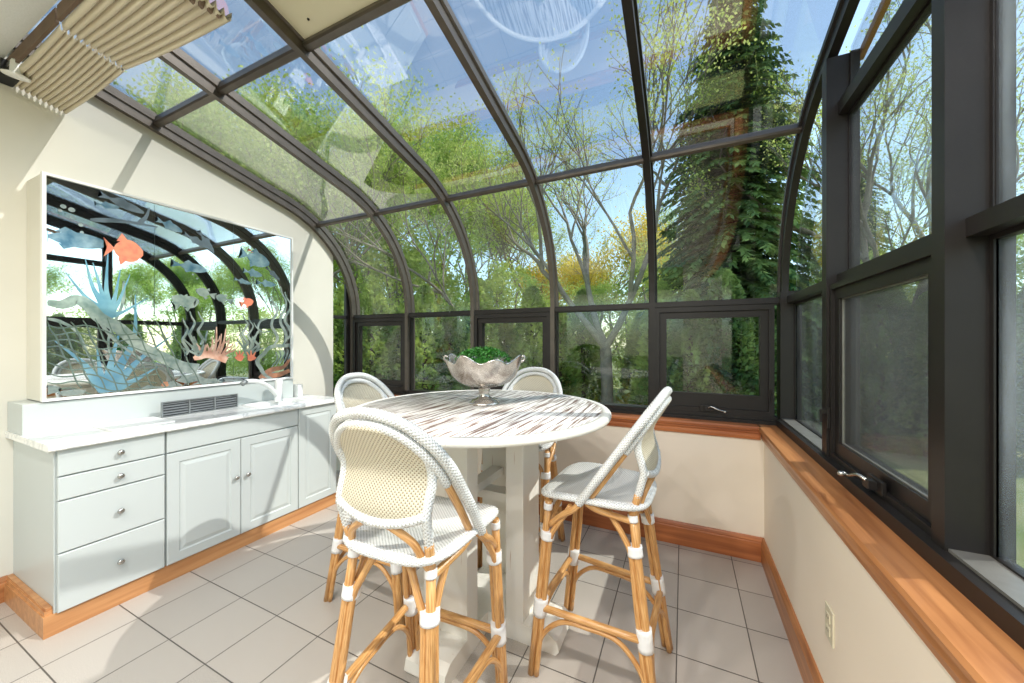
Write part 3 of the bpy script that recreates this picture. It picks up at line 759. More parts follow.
def f_dolph(bm):
    for c, l, a in ((A_(245, 100), .20, -14), (A_(465, 210), .16, -25), (B_(95, 150), .16, -55), (B_(335, 265), .14, -40)): fish(bm, c, l, a, .24, .22)
    ribbon(bm, [A_(150, 148), A_(220, 150), A_(290, 158), A_(350, 170)], .03, .008); ribbon(bm, [A_(295, 158), A_(315, 140), A_(326, 112)], .03, .006)
mural_each('dolphin', M_dol, f_dolph)
def f_bluef(bm):
    for c, l, a, h in ((A_(385, 165), .14, -18, .34), (A_(200, 105), .10, 5, .3), (B_(270, 210), .22, -12, .5), (B_(262, 262), .14, -8, .35), (A_(90, 205), .30, 2, .28), (B_(35, 240), .20, -5, .3), (B_(225, 292), .12, -10, .25), (B_(310, 300), .15, 0, .3)): fish(bm, c, l, a, h, .25)
mural_each('blue_fish', M_bluefish, f_bluef)
mural_each('orange_fish', M_orange, lambda bm: (fish(bm, A_(250, 238), .17, 0, .78, .25), fish(bm, B_(240, 368), .10, 20, .6, .3), fish(bm, B_(268, 190), .10, -20, .3, .25)), 'orange fish')
def f_bub(bm):
    for x, y, r_ in ((70, 108, 7), (95, 118, 8), (97, 140, 7), (122, 163, 6), (125, 185, 5), (455, 310, 4), (468, 322, 4), (60, 120, 5)):
        blob(bm, A_(x, y), r_*.0016, r_*.0016, x, 12, 0)
mural_each('bubble', M_frost, f_bub)

# ------------------------------------------------------------------ bar stools
def leg_pt(sx, f, z):
    a = z/.72
    if f: return Vector((sx*(.211-.008*a), .241-.075*a, z))
    return Vector((sx*(.205-.06*a), -.251+.095*a, z))
def hoop(hw, z0, zt, y0, yt, n=64, zs=None):
    """arched hoop from side to side leaning back; straight sides then a half ellipse"""
    zs = zs if zs else z0+(zt-z0)*.52
    P = []
    m = n//4
    for k in range(m): P.append((hw*(1+.02*math.sin(PI*k/m)), z0+(zs-z0)*k/m))
    for k in range(n-2*m+1):
        a = PI*k/(n-2*m); P.append((hw*abs(math.cos(a))**.86*(1 if math.cos(a) >= 0 else -1), zs+(zt-zs)*math.sin(a)))
    for k in range(m-1, -1, -1): P.append((-hw*(1+.02*math.sin(PI*k/m)), z0+(zs-z0)*k/m))
    return [Vector((x, y0+(yt-y0)*(z-z0)/(zt-z0), z)) for x, z in P]
def resample(P, step):
    out = [P[0]]; acc = 0
    for a, b_ in zip(P, P[1:]):
        d = (b_-a).length; 
        while acc+d >= step:
            a = a+(b_-a)*((step-acc)/d); d = (b_-a).length; out.append(a.copy()); acc = 0
        acc += d
    out.append(P[-1]); return out
def lean(z): return -.155-(z-.72)*.26       # the back frame's line
def backy(z):
    u = min(1, max(0, (z-.88)/.18)); u = u*u*(3-2*u)
    return lean(z)*(1-u)+(.012-.274*(z-.748)/.405)*u
def make_stool():
    root = empty('bar_stool')
    # seat
    bm = bmesh.new(); uvl = bm.loops.layers.uv.verify()
    def outline(a, s):
        cx, sy = math.cos(a), math.sin(a)
        k = (abs(cx)**4.5+abs(sy)**4.5)**(-1/4.5)
        x, y = cx*k, sy*k
        hw = .207+.020*y
        return x*hw*s, y*.212*s+.008
    rings = []
    prof = [(.0, .758), (.3, .757), (.55, .758), (.75, .762), (.88, .768), (.95, .769), (.985, .765), (1.0, .755), (.985, .744), (.95, .738), (.5, .735), (0, .735)]
    for s, z in prof:
        if s == 0: rings.append([bm.verts.new((0, .008, z))]); continue
        rg = []
        for k in range(64):
            a = 2*PI*k/64; x, y = outline(a, s); dz = 0
            dz = .014*(abs(x)/.22)**2*s - .016*max(0, y/.22)**3*s
            rg.append(bm.verts.new((x, y, z+dz)))
        rings.append(rg)
    def uvf(f):
        for lp in f.loops: lp[uvl].uv = (lp.vert.co.x, lp.vert.co.y)
        f.smooth = True
    for i in range(len(rings)-1):
        a, b_ = rings[i], rings[i+1]
        for k in range(64):
            k2 = (k+1) % 64
            if len(a) == 1: f = bm.faces.new((a[0], b_[k2], b_[k]))
            elif len(b_) == 1: f = bm.faces.new((a[k], a[k2], b_[0]))
            else: f = bm.faces.new((a[k], a[k2], b_[k2], b_[k]))
            uvf(f)
    seat = obj('seat', bm, M_seat, root)
    bm = bmesh.new(); rim = [Vector((*outline(2*PI*k/150, .985), 0)) for k in range(150)]
    rim = [Vector((p.x, p.y, .754+.014*(abs(p.x)/.22)**2-.016*max(0, p.y/.22)**3)) for p in rim]
    tube(bm, rim, .0125, 10, braid=.07, closed=True); obj('seat_edge', bm, M_braid, seat)
    # legs: a main pole with two bracing poles bound to it
    for f in (1, 0):
        for sx in (-1, 1):
            bm = bmesh.new(); dy = -1 if f else 1
            top = .735 if f else .75
            main = [leg_pt(sx, f, z) for z in (0, .2, .4, .6, top)]
            tube(bm, main, [.0145, .0145, .0148, .0148, .0145], 10)
            ox = Vector((-sx*.024, 0, 0)); oy = Vector((0, dy*.023, 0))
            p = [leg_pt(sx, f, z)+ox for z in (0.004, .15, .3, .45, .58)]
            e = leg_pt(sx, f, .64); p += [e+Vector((-sx*.045, 0, 0)), Vector((sx*.075, e.y+dy*.012, .70)), Vector((sx*.05, e.y+dy*.02, .735))]
            tube(bm, smooth_path(p, 4), .0115, 9)
            p = [leg_pt(sx, f, z)+oy for z in (0.004, .15, .3, .45, .58)]
            p += [e+Vector((0, dy*.045, 0)), Vector((e.x, e.y+dy*.085, .70)), Vector((e.x*1.0, e.y+dy*.105, .735))]
            tube(bm, smooth_path(p, 4), .0115, 9)
            lg = obj('leg', bm, M_rattan, root)
            for z0_, z1_ in ((.575, .612), (.255, .33), (.70, .725)):
                bm = bmesh.new(); c = lambda z: leg_pt(sx, f, z)+Vector((-sx*.008, dy*.008, 0))
                if z0_ > .65: c = lambda z: leg_pt(sx, f, z)
                n_ = 5; tube(bm, [c(z0_+(z1_-z0_)*k/n_) for k in range(n_+1)], .029 if z0_ < .65 else .0185, 14)
                obj('binding', bm, M_bind, lg)
    # stretchers with arched braces below
    def stretch(a, b_, z, name='stretcher'):
        pa, pb = leg_pt(a[0], a[1], z), leg_pt(b_[0], b_[1], z)
        bm = bmesh.new(); tube(bm, [pa.lerp(pb, .02+.96*k/6) for k in range(7)], .014, 10)
        st = obj(name, bm, M_rattan, root)
        la, lb = leg_pt(a[0], a[1], .05), leg_pt(b_[0], b_[1], .05); d = (pb-pa).normalized()
        ma, mb = leg_pt(a[0], a[1], .17), leg_pt(b_[0], b_[1], .17)
        P = [la+d*.024, ma+d*.03, pa+d*.10+Vector((0, 0, -.035)), pa.lerp(pb, .5)+Vector((0, 0, -.023)), pb-d*.10+Vector((0, 0, -.035)), mb-d*.03, lb-d*.024]
        bm = bmesh.new(); tube(bm, smooth_path(P, 6), .010, 9); obj('arch_brace', bm, M_rattan, st)
    stretch((-1, 1), (1, 1), .285, 'footrest'); stretch((-1, 0), (1, 0), .27)
    stretch((-1, 1), (-1, 0), .29); stretch((1, 1), (1, 0), .29)
    # back: outer braided hoop, inner hoop, frame posts, bottom rail, woven panel
    HA = hoop(.213, .752, 1.185, .035, -.262)
    bm = bmesh.new(); tube(bm, resample(HA, .0055), .0158, 14, braid=.085); obj('back_hoop', bm, M_braid, root)
    HB = hoop(.187, .748, 1.153, .012, -.262)
    HBr = resample(HB, .006)
    bare = [p for p in HBr if p.z < .975]
    left = [p for p in bare if p.x > 0]; right = [p for p in bare if p.x < 0]
    for s in (-1, 1):   # elbows from the hoop ends to the front legs' binding
        fp = leg_pt(s, 1, .66)
        bm = bmesh.new(); tube(bm, left if s > 0 else right, .0125, 10)
        tube(bm, smooth_path([Vector((s*.213, .03, .752)), Vector((s*.215, .06, .722)), Vector((s*.213, .10, .695)), fp+Vector((0, -.014, -.02))], 5), .0125, 9)
        tube(bm, smooth_path([Vector((s*.187, .012, .75)), Vector((s*.18, -.03, .73)), Vector((s*.165, -.09, .715)), leg_pt(s, 0, .70)], 5), .0125, 9)
        obj('inner_hoop_pole', bm, M_rattan, root)
    top = [p for p in HBr if p.z >= .965]
    bm = bmesh.new(); tube(bm, top, .0138, 12, braid=.06); obj('back_top_rail', bm, M_braid, root)
    def bx(z): return .145+.018*math.sin(min(1, (z-.72)/.3)*PI/2)
    for s in (-1, 1):
        pts = [Vector((s*bx(z), backy(z), z)) for z in [.80+.255*k/24 for k in range(25)]]
        bm = bmesh.new(); tube(bm, resample(pts, .0055), .0138, 12, braid=.07); pf = obj('back_post', bm, M_braid, root)
        bm = bmesh.new(); tube(bm, [Vector((s*bx(z), lean(z), z)) for z in (.715, .75, .79, .81)], .0145, 10); obj('post_foot', bm, M_rattan, pf)
    def zb(x): return .862+.035*(abs(x)/.16)**2
    bw = lambda x: -.022*(1-(x/.163)**2)
    pts = [Vector((x, lean(zb(x))+bw(x)*1.3, zb(x))) for x in [-.158+.316*k/40 for k in range(41)]]
    bm = bmesh.new(); tube(bm, pts, .0138, 12, braid=.07, flat=1.0); obj('back_bottom_rail', bm, M_braid, root)
    for s in (-1, 1):
        bm = bmesh.new(); tube(bm, smooth_path([Vector((s*.150, -.150+.0, .70)), Vector((s*.132, -.178, .76)), Vector((s*.112, -.195, .81)), Vector((s*.06, -.213, .85)), Vector((s*.035, -.218, .862))], 5), .0115, 9); obj('back_brace', bm, M_rattan, root)
    # woven panel
    bm = bmesh.new(); uvl = bm.loops.layers.uv.verify(); nx_, nz_ = 26, 22
    def ztop(x):
        u = min(1, abs(x)/.187); return .752+.401*.52+(1.153-.752)*.48*math.sqrt(max(0, 1-u**(2/.86)))
    G = {}
    for side in (0, 1):
        for i in range(nx_+1):
            x = -.158+.316*i/nx_; z0, z1 = zb(x), min(ztop(x)-.004, 1.15)
            for j in range(nz_+1):
                v = j/nz_; z = z0+(z1-z0)*v
                y = backy(z)+bw(x)*(1.3*(1-v)+.9*v)*math.sin(PI*(.25+.5*v)) - (.004 if side else -.0)
                G[side, i, j] = bm.verts.new((x, y, z))
    for side in (0, 1):
        for i in range(nx_):
            for j in range(nz_):
                q = [G[side, i, j], G[side, i+1, j], G[side, i+1, j+1], G[side, i, j+1]]
                f = bm.faces.new(q if side else q[::-1]); f.smooth = True
                for lp in f.loops: lp[uvl].uv = (lp.vert.co.x, lp.vert.co.z)
    edge = [(i, 0) for i in range(nx_)]+[(nx_, j) for j in range(nz_)]+[(i, nz_) for i in range(nx_, 0, -1)]+[(0, j) for j in range(nz_, 0, -1)]
    for k in range(len(edge)):
        a, b_ = edge[k], edge[(k+1) % len(edge)]; bm.faces.new((G[0, a[0], a[1]], G[0, b_[0], b_[1]], G[1, b_[0], b_[1]], G[1, a[0], a[1]]))
    obj('woven_back_panel', bm, M_weave, root)
    return root
def children(o): return [c for c in bpy.data.objects if c.parent == o]
KIDS = {}
def copy_tree(o, parent=None):
    c = o.copy(); C.objects.link(c); c.parent = parent
    for ch in KIDS_OF(o): copy_tree(ch, c)
    return c
def KIDS_OF(o): return [q for q in list(o.children)]
proto = make_stool()
STOOLS = [(-.817, 1.004, 3.3, 'rattan bar stool in front of the table with the back of its woven panel showing'),
          (-.319, 1.601, 86, 'rattan bar stool seen from the side, right of the table by the oak sill'),
          (-.945, 2.19, 184, 'rattan bar stool behind the table, right of the silver bowl, against the windows'),
          (-1.49, 1.56, -86, 'rattan bar stool between the table and the white cabinets, partly behind the nearest')]
allst = [proto]+[copy_tree(proto) for _ in range(3)]
for o, (x, y, a, lb) in zip(allst, STOOLS):
    o.location = (x, y, 0); o.rotation_euler = (0, 0, R(a)); tag(o, lb, 'bar stool', 'rattan bar stools around the table')

# ------------------------------------------------------------------ table
t = empty('pub_table', (-.948, 1.63, 0)); tag(t, 'tall round pub table of distressed whitewashed planks on a four-post pedestal', 'table')
bm = bmesh.new(); lathe(bm, [(.618, 1.020), (.618, 1.0500), (.02, 1.0502)], 96); o = obj('table_top', bm, M_top, t)
bm = bmesh.new()
prof = [(.612, 1.019), (.640, 1.019), (.650, 1.023), (.654, 1.031), (.653, 1.042), (.646, 1.049), (.634, 1.0515), (.612, 1.0515)]
rings = []
for r_, z in prof: rings.append([bm.verts.new((r_*math.cos(2*PI*k/96), r_*math.sin(2*PI*k/96), z)) for k in range(96)])
for i in range(len(rings)):
    a, b_ = rings[i], rings[(i+1) % len(rings)]
    for k in range(96): f = bm.faces.new((a[k], a[(k+1) % 96], b_[(k+1) % 96], b_[k])); f.smooth = True
obj('rim', bm, M_ped, t)
bm = bmesh.new()
for a in (0, PI/2):
    m4 = Matrix.Rotation(a, 4, 'Z'); b2 = bmesh.new(); box(b2, -.40, .40, -.05, .05, .955, 1.0195, bev=.004); b2.transform(m4)
    me = bpy.data.meshes.new('q'); b2.to_mesh(me); bm.from_mesh(me); b2.free()
obj('apron_beam', bm, M_ped, t)
for k in range(4):
    a = k*PI/2
    bm = bmesh.new(); box(bm, .195, .285, -.10, .10, .085, .955, bev=.004); bm.transform(Matrix.Rotation(a, 4, 'Z')); obj('post', bm, M_ped, t)
    bm = bmesh.new(); prism(bm, [(.1005, .0), (.44, .0), (.455, .02), (.445, .06), (.41, .085), (.1005, .09)], -.10, .10, 'y'); bm.transform(Matrix.Rotation(a, 4, 'Z')); obj('foot', bm, M_ped, t)
obj('base_block', B(-.1, .1, -.1, .1, 0, .0895), M_ped, t)
bm = bmesh.new(); box(bm, -.19, .19, -.04, .04, .60, .64); box(bm, -.035, .035, -.19, .19, .64, .68); obj('cross_brace', bm, M_ped, t)

# silver bowl
t = empty('footed_bowl', (-.968, 1.708, 1.0502)); tag(t, 'tarnished silver footed bowl with ruffled rim in the middle of the table', 'bowl')
def scal(s0):
    def f(a, i):
        w_ = s0[i]; return 1+w_*.055*math.cos(8*a), w_*.016*math.cos(8*a)+w_*.010*math.cos(4*a)
    return f
prof = [(.082, 0), (.084, .006), (.074, .012), (.068, .02), (.045, .028), (.030, .04), (.027, .06), (.033, .078), (.030, .084), (.04, .09), (.092, .10), (.14, .122), (.172, .155), (.190, .195), (.202, .232), (.206, .243),
        (.200, .240), (.184, .197), (.165, .158), (.13, .127), (.07, .112), (.01, .108)]
wv = [0]*10+[.15, .3, .45, .65, .95, 1, .95, .65, .45, .3, .1, 0]
bm = bmesh.new(); lathe(bm, prof, 96, scal(wv)); obj('bowl_body', bm, M_silver, t)
bm = bmesh.new()
def handle(bm, s):
    tube(bm, smooth_path([(s*.198, 0, .222), (s*.215, 0, .238), (s*.212, .0, .256), (s*.196, 0, .25)], 6), .006, 8)
M45 = Matrix.Rotation(R(25), 4, 'Z'); handle(bm, 1); handle(bm, -1); bm.transform(M45); obj('handle', bm, M_silver, t)
t = empty('green_moss', (-.975, 1.705, 1.0502+.128)); tag(t, 'mound of curly green foliage filling the silver bowl', 'plant')
bm = bmesh.new(); rnd = random.Random(4)
for k in range(1500):
    a = rnd.uniform(0, 2*PI); r_ = .15*math.sqrt(rnd.random()); z = .085+.085*math.sqrt(max(0, 1-(r_/.155)**2))+rnd.uniform(-.02, .008)
    c = Vector((r_*math.cos(a), r_*math.sin(a), z)); d = Vector((rnd.uniform(-1, 1), rnd.uniform(-1, 1), rnd.uniform(-.2, 1))).normalized(); e = d.cross(Vector((rnd.random(), rnd.random(), rnd.random()))).normalized(); s_ = rnd.uniform(.006, .012)
    bm.faces.new([bm.verts.new(c+d*s_*p+e*s_*.5*q) for p, q in ((-1, 0), (0, 1), (1, 0), (0, -1))])
obj('foliage', bm, M_green, t)
bm = bmesh.new(); lathe(bm, [(.02, .006), (.10, .03), (.135, .06), (.125, .085), (.06, .115), (.01, .12)], 24); obj('moss_base', bm, M_green, t)

# ------------------------------------------------------------------ pleated shades under the glass
def shade(name, x0, x1, ya, yb, za0, zb0, za1, zb1, label, n=11, fan=False):
    """pleated fabric folded up: pleats run along X; a = ridge side, b = lower side; 0 / 1 = left / right end"""
    root = empty(name); tag(root, label, 'shade', 'pleated roof shades')
    bm = bmesh.new(); A = []
    pts = []
    for k in range(n):
        for u, dz in ((.0, .0), (.10, -.020), (.35, -.027), (.65, -.026), (.92, -.016), (.99, .012)):
            pts.append(((k+u)/n, dz))
    pts.append((1, .0)); pts.append((1.0, .02)); 
    rings = []
    XS = 14
    for i in range(XS+1):
        f = i/XS; x = x0+(x1-x0)*f; sag = -.012*math.sin(PI*f)
        z0 = za0+(za1-za0)*f; z1 = zb0+(zb1-zb0)*f; y1 = yb[0]+(yb[1]-yb[0])*f
        rings.append([bm.verts.new((x, ya+(y1-ya)*s, z0+(z1-z0)*s+dz+sag)) for s, dz in pts])
    for a, b_ in zip(rings, rings[1:]):
        for k in range(len(pts)-1): 
            fc = bm.faces.new((a[k], a[k+1], b_[k+1], b_[k])); fc.smooth = True
    o = obj('pleated_fabric', bm, M_shade, root)
    md = o.modifiers.new('s', 'SOLIDIFY'); md.thickness = .002
    return root
s1 = shade('pleated_shade', -3.262, -2.50, .605, (.82, .815), 2.792, 2.735, 2.790, 2.738, 'beige pleated fabric shade folded against the left wall under the roof glass')
s2 = shade('pleated_shade', -2.478, -1.742, .605, (.815, .895), 2.790, 2.740, 2.830, 2.765, 'beige pleated fabric shade bunched up beside the cream roof panel', n=10)
for s_, xa, xb in ((s1, -3.262, -2.50), (s2, -2.478, -1.742)):
    obj('shadow_gap_strip', B(xa+.0, xb-.0, .592, .604, 2.79, 2.855), M_shade_dark, s_)  # dark strip painted where the gap under the ceiling edge lies in shadow
    bm = bmesh.new(); y_ = .82 if s_ is s1 else .86
    tube(bm, [(xa+.02, .60, 2.83), (xa+.02, y_, roof_z(y_)-.01)], .0025, 6); tube(bm, [(xb-.02, .60, 2.83), (xb-.02, y_+.04, roof_z(y_)-.01)], .0025, 6)
    obj('guide_wire', bm, M_nickel, s_)
bm = bmesh.new(); rnd = random.Random(9)
for k in range(9):   # puckered pleat ends hanging at the right edge
    y = .62+k*.028; prism(bm, [(y, 2.80-k*.004), (y+.022, 2.795-k*.004), (y+.016, 2.725+k*.002), (y+.004, 2.73+k*.002)], -1.80+.004*k, -1.785+.004*k, 'x')
obj('puckered_edge', bm, M_shade_dark, s2)
# small round fitting near the wall under the ceiling edge
t = empty('spotlight', (-3.06, .60, 2.80)); tag(t, 'small white spotlight with a round disc face beside the shade under the ceiling corner', 'lamp')
bm = bmesh.new(); lathe(bm, [(.030, -.072), (.046, -.070), (.048, -.062), (.034, -.056), (.022, -.05), (.020, .0), (.016, .01)], 24); bm.transform(Matrix.Rotation(R(10), 4, 'Y')); obj('lamp_head', bm, M_white, t, True)
bm = bmesh.new(); box(bm, -.10, .0, -.016, .016, -.012, .014, bev=.004); obj('arm', bm, M_nickel, t)
obj('mount', B(-.218, -.10, -.03, .03, -.045, .04, bev=.004), M_black, t)

# ------------------------------------------------------------------ outside
struct('ground', (lambda bm: (bmesh.ops.create_grid(bm, x_segments=2, y_segments=2, size=70), bm)[1])(bmesh.new()), M_lawn).location = (0, 30, -.35)
GZ = -.35
def leaves(bm, c, n, rad, size, rnd, flat=1.0):
    for _ in range(n):
        d = Vector((rnd.gauss(0, 1), rnd.gauss(0, 1), rnd.gauss(0, 1)*flat))*rad*.55
        p = c+d; u = Vector((rnd.uniform(-1, 1), rnd.uniform(-1, 1), rnd.uniform(-1, 1))).normalized(); v = u.cross(Vector((rnd.random(), rnd.random(), rnd.random()+.1))).normalized()
        s = size*rnd.uniform(.6, 1.3)
        bm.faces.new([bm.verts.new(p+u*s*a+v*s*.6*b) for a, b in ((-1, 0), (0, 1), (1, 0), (0, -1))])
def branch(bm, tips, p, d, ln, r, depth, rnd, spread=.55, seg=5):
    P = [p]; q = d.normalized(); n = 4
    for k in range(n):
        q = (q+Vector((rnd.uniform(-1, 1), rnd.uniform(-1, 1), rnd.uniform(-.6, 1)))*.16).normalized(); P.append(P[-1]+q*ln/n)
    tube(bm, P, [r*(1-.10*k) for k in range(n+1)], seg, caps=False)
    if depth <= 1: tips.append(P[-1]); tips.append(P[2])
    if depth == 0: return
    for k in range(3 if depth > 1 else 2+rnd.randint(0, 1)):
        ax = Vector((rnd.uniform(-1, 1), rnd.uniform(-1, 1), rnd.uniform(-.5, .5))).normalized()
        nd = (q+ax*spread*rnd.uniform(.7, 1.4)+Vector((0, 0, .12))).normalized()
        st = P[-1] if k < 2 else P[rnd.choice((2, 3))]
        branch(bm, tips, st, nd, ln*rnd.uniform(.62, .82), r*.60, depth-1, rnd, spread, seg if depth > 3 else 4)
def deciduous(name, seed, h, trunk, r, stems, bark, leafmat, nleaf, size, rad, depth=5, spread=.55):
    root = empty(name); rnd = random.Random(seed); bm = bmesh.new(); tips = []
    base = Vector((0, 0, -.05)); top = Vector((rnd.uniform(-.1, .1), 0, trunk))
    tube(bm, [base, base.lerp(top, .4)+Vector((.04, 0, 0)), top], [r*1.35, r*1.05, r], 9, caps=False)
    for d in stems: branch(bm, tips, top, Vector(d), (h-trunk)*.36, r*.72, depth, rnd, spread, 6)
    obj('trunk', bm, bark, root)
    bm = bmesh.new()
    for p in tips: leaves(bm, p, nleaf, rad, size, rnd)
    obj('foliage', bm, leafmat, root)
    return root
def conifer(name, seed, h, w_, mat, droop=.25, nwh=40, per=13, fat=1.0):
    root = empty(name); rnd = random.Random(seed); bm = bmesh.new(); tube(bm, [(0, 0, -.05), (0, 0, h*.5), (0, 0, h*.96)], [w_*.07, w_*.045, .02], 8); obj('trunk', bm, M_barkd, root)
    bm = bmesh.new()
    for k in range(nwh):
        f = (k+.5)/nwh; z = h*(.05+.94*f); L0 = w_*(1-f)**.8+.12
        for q in range(per):
            a = 2*PI*q/per+rnd.uniform(-.25, .25)+k; ln = L0*rnd.uniform(.7, 1.1); dr = Vector((math.cos(a), math.sin(a), 0)); sd = Vector((-dr.y, dr.x, 0))
            m_ = max(3, int(ln/.085))
            for s in range(m_):
                u = (s+.6)/m_; c = dr*ln*u+Vector((0, 0, z-droop*ln*u*u+.05*u))
                wd = .26*(1-u*.55)*min(1, ln)
                for e in (-1, 1):
                    for w3 in (0, 1):
                        t_ = (sd*e*(1-.35*w3)+dr*(.45+.4*w3)).normalized()*wd*rnd.uniform(.6, 1.25)+Vector((0, 0, -.05-.05*w3+rnd.uniform(-.05, .02)))
                        nn = t_.cross(Vector((rnd.uniform(-.5, .5), rnd.uniform(-.5, .5), 1))).normalized()*.032
                        bm.faces.new([bm.verts.new(v) for v in (c, c+t_*.5+nn, c+t_, c+t_*.5-nn)])
    obj('foliage', bm, mat, root); return root
def arbor(name, seed, h, w_, mat, n=5200, size=.06, pw=.55):
    root = empty(name); rnd = random.Random(seed); bm = bmesh.new(); tube(bm, [(0, 0, -.05), (0, 0, h*.9)], [.08, .03], 6); obj('trunk', bm, M_barkd, root)
    bm = bmesh.new()
    for _ in range(n):
        f = rnd.random()**.85; a = rnd.uniform(0, 2*PI); lump = 1+.18*math.sin(5*a+9*f+seed)+.1*math.sin(11*a-17*f)
        r_ = w_*((1-f)**pw)*lump*(.72+.28*rnd.random()); c = Vector((r_*math.cos(a), r_*math.sin(a), .05+h*f))
        o_ = Vector((math.cos(a), math.sin(a), .5)); u = (o_+Vector((rnd.uniform(-1, 1), rnd.uniform(-1, 1), rnd.uniform(-1, 1)))*.8).normalized(); v = u.cross(Vector((rnd.random()-.5, rnd.random()-.5, rnd.random()))).normalized(); s = size*rnd.uniform(.6, 1.5)
        bm.faces.new([bm.verts.new(c+u*s*p+v*s*.6*q) for p, q in ((-1, 0), (0, 1), (1, 0), (0, -1))])
    obj('foliage', bm, mat, root); return root
def place(px, d):
    q = (px-512)/363.7; return ((-.42576+.90484*q)*d, (.90484+.42576*q)*d, GZ)
def put(o, px, d, rz, s, label, cat='tree', group=None, loc=None):
    o.location = loc or place(px, d); o.rotation_euler = (0, 0, rz); o.scale = (s, s, s); tag(o, label, cat, group); return o
# the forked grey tree straight behind the windows
T1 = deciduous('forked_tree', 11, 9.5, 1.9, .15, [(-.75, .1, 1), (-.18, .5, 1.1), (.55, -.1, 1)], M_bark, M_lf_spring, 8, .032, .26, 5, .5)
put(T1, 606, 8.0, .45, .84, 'grey-barked tree forking low behind the windows right of the table, barely in leaf')
T2 = deciduous('deciduous_tree', 5, 9, 1.6, .11, [(-.5, .1, 1), (.5, .3, 1), (.1, -.5, 1)], M_bark, M_lf_spring, 13, .036, .34, 5, .6)
put(T2, 470, 10.5, 0, .82, 'sparse spring tree beyond the windows above the silver bowl', group='spring trees in the garden')
T3 = deciduous('deciduous_tree', 8, 9, 1.5, .12, [(-.5, .2, 1), (.45, .1, 1), (0, -.5, 1)], M_bark, M_lf_green, 34, .042, .42, 5, .6)
put(T3, 385, 10.5, 0, .85, 'leafy green tree beyond the far left window bays', group='spring trees in the garden')
def again(o, *a, **k): c = copy_tree(o); put(c, *a, **k); return c
T4 = deciduous('deciduous_tree', 21, 6, 1.0, .08, [(-.5, .2, 1), (.45, .1, 1), (0, -.5, 1)], M_bark, M_lf_yellow, 20, .05, .4, 4, .7)
put(T4, 610, 13.5, 0, 1.0, 'yellow-flowering tree far behind the forked grey tree', group='spring trees in the garden')
again(T4, 560, 15, 2, .9, 'yellow-leaved tree left of the forked grey tree', group='spring trees in the garden')
again(T3, 300, 9.5, 1.3, .8, 'leafy green tree beyond the end of the left wall', group='spring trees in the garden')
again(T3, 440, 14.5, 2.2, 1.0, 'distant leafy tree left of the bowl', group='spring trees in the garden')
again(T2, 545, 13.5, 1.9, .8, 'thin bare-branched tree rising behind the table', group='spring trees in the garden')
again(T2, 655, 15.0, 3.9, .8, 'distant thin tree left of the tall spruce', group='spring trees in the garden')
again(T1, 905, 7.0, 1.2, .8, 'crooked grey tree seen through the tall right-hand window', group='spring trees in the garden')
again(T2, 860, 10.0, 4.2, .8, 'thin tree beyond the right corner of the glass', group='spring trees in the garden')
def bush(name, seed, h, w_, mat, n=12000, size=.042):
    root = empty(name); rnd = random.Random(seed); bm = bmesh.new()
    for k in range(9):
        a = rnd.uniform(0, 2*PI); tube(bm, smooth_path([(0, 0, -.05), (w_*.25*math.cos(a), w_*.25*math.sin(a), h*.35), (w_*.5*math.cos(a), w_*.5*math.sin(a), h*.8)], 4), [.05]*4+[.03]*5, 5)
    obj('stems', bm, M_bark, root); bm = bmesh.new()
    cl = [(Vector((rnd.gauss(0, .5)*w_, rnd.gauss(0, .5)*w_, h*(.12+.85*rnd.random()**.9))), rnd.uniform(.25, .5)) for _ in range(70)]
    for c, r_ in cl: leaves(bm, c, n//70, r_, size, rnd, .7)
    obj('foliage', bm, mat, root); return root
BU = bush('leafy_bush', 31, 4.2, 1.4, M_lf_green); BV = bush('leafy_bush', 32, 3.4, 1.5, M_lf_spring)
for i, (px, d, sc_) in enumerate(((335, 10.5, 1.25), (372, 11.5, 1.4), (412, 10.8, 1.2), (455, 11.6, 1.15), (500, 11.2, .95), (545, 11.8, .9), (585, 11.4, .85), (632, 11.6, .95), (668, 10.6, 1.0), (800, 9.6, .95), (870, 9.0, .9), (950, 8.2, .95), (1020, 7.6, 1.0))):
    o = (BU, BV)[i] if i < 2 else copy_tree((BU, BV)[i % 2])
    put(o, px, d, i*.9, sc_, 'leafy spring bush in the thicket behind the arborvitae row', 'bush', 'leafy bushes behind the arborvitae row')
S1 = conifer('spruce', 3, 10.5, 2.15, M_lf_dark, .36, 66, 19)
put(S1, 733, 7.8, 0, 1, 'tall dark green spruce filling the right window bay')
again(S1, 850, 12.0, 1, .85, 'dark spruce further off to the right of the tall one')
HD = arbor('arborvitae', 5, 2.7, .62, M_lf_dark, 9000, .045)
H1 = arbor('arborvitae', 1, 2.9, .62, M_lf_hedge); H2 = arbor('arborvitae', 2, 3.1, .7, M_lf_hedge)
hs_ = [(345, 8.2), (372, 7.6), (398, 8.4), (425, 7.7), (450, 8.5), (478, 7.8), (505, 8.6), (532, 7.9), (560, 8.3), (583, 9.4), (640, 8.6), (662, 7.3), (690, 6.4), (724, 6.3), (757, 6.4), (795, 6.6), (835, 6.4), (880, 6.0), (930, 5.6), (985, 5.4), (1040, 5.2)]
for i, (px, d) in enumerate(hs_):
    if px > 665: o = HD if px == 690 else copy_tree(HD)
    else: o = (H1, H2)[i] if i < 2 else copy_tree((H1, H2)[i % 2])
    if px <= 665:
        put(o, px, d*.98, i*1.7, (.93, 1.05, .88, 1.0)[i % 4]*.92, 'sunlit green arborvitae in the row outside the low back windows', 'shrub', 'arborvitae hedge outside the back windows')
    else:
        put(o, px, d*.98, i*1.7, (.93, 1.05, .88, 1.0)[i % 4]*1.02, 'dark green arborvitae in the shady row below the tall spruce and outside the right-hand windows', 'shrub', 'dark arborvitae outside the right-hand corner')
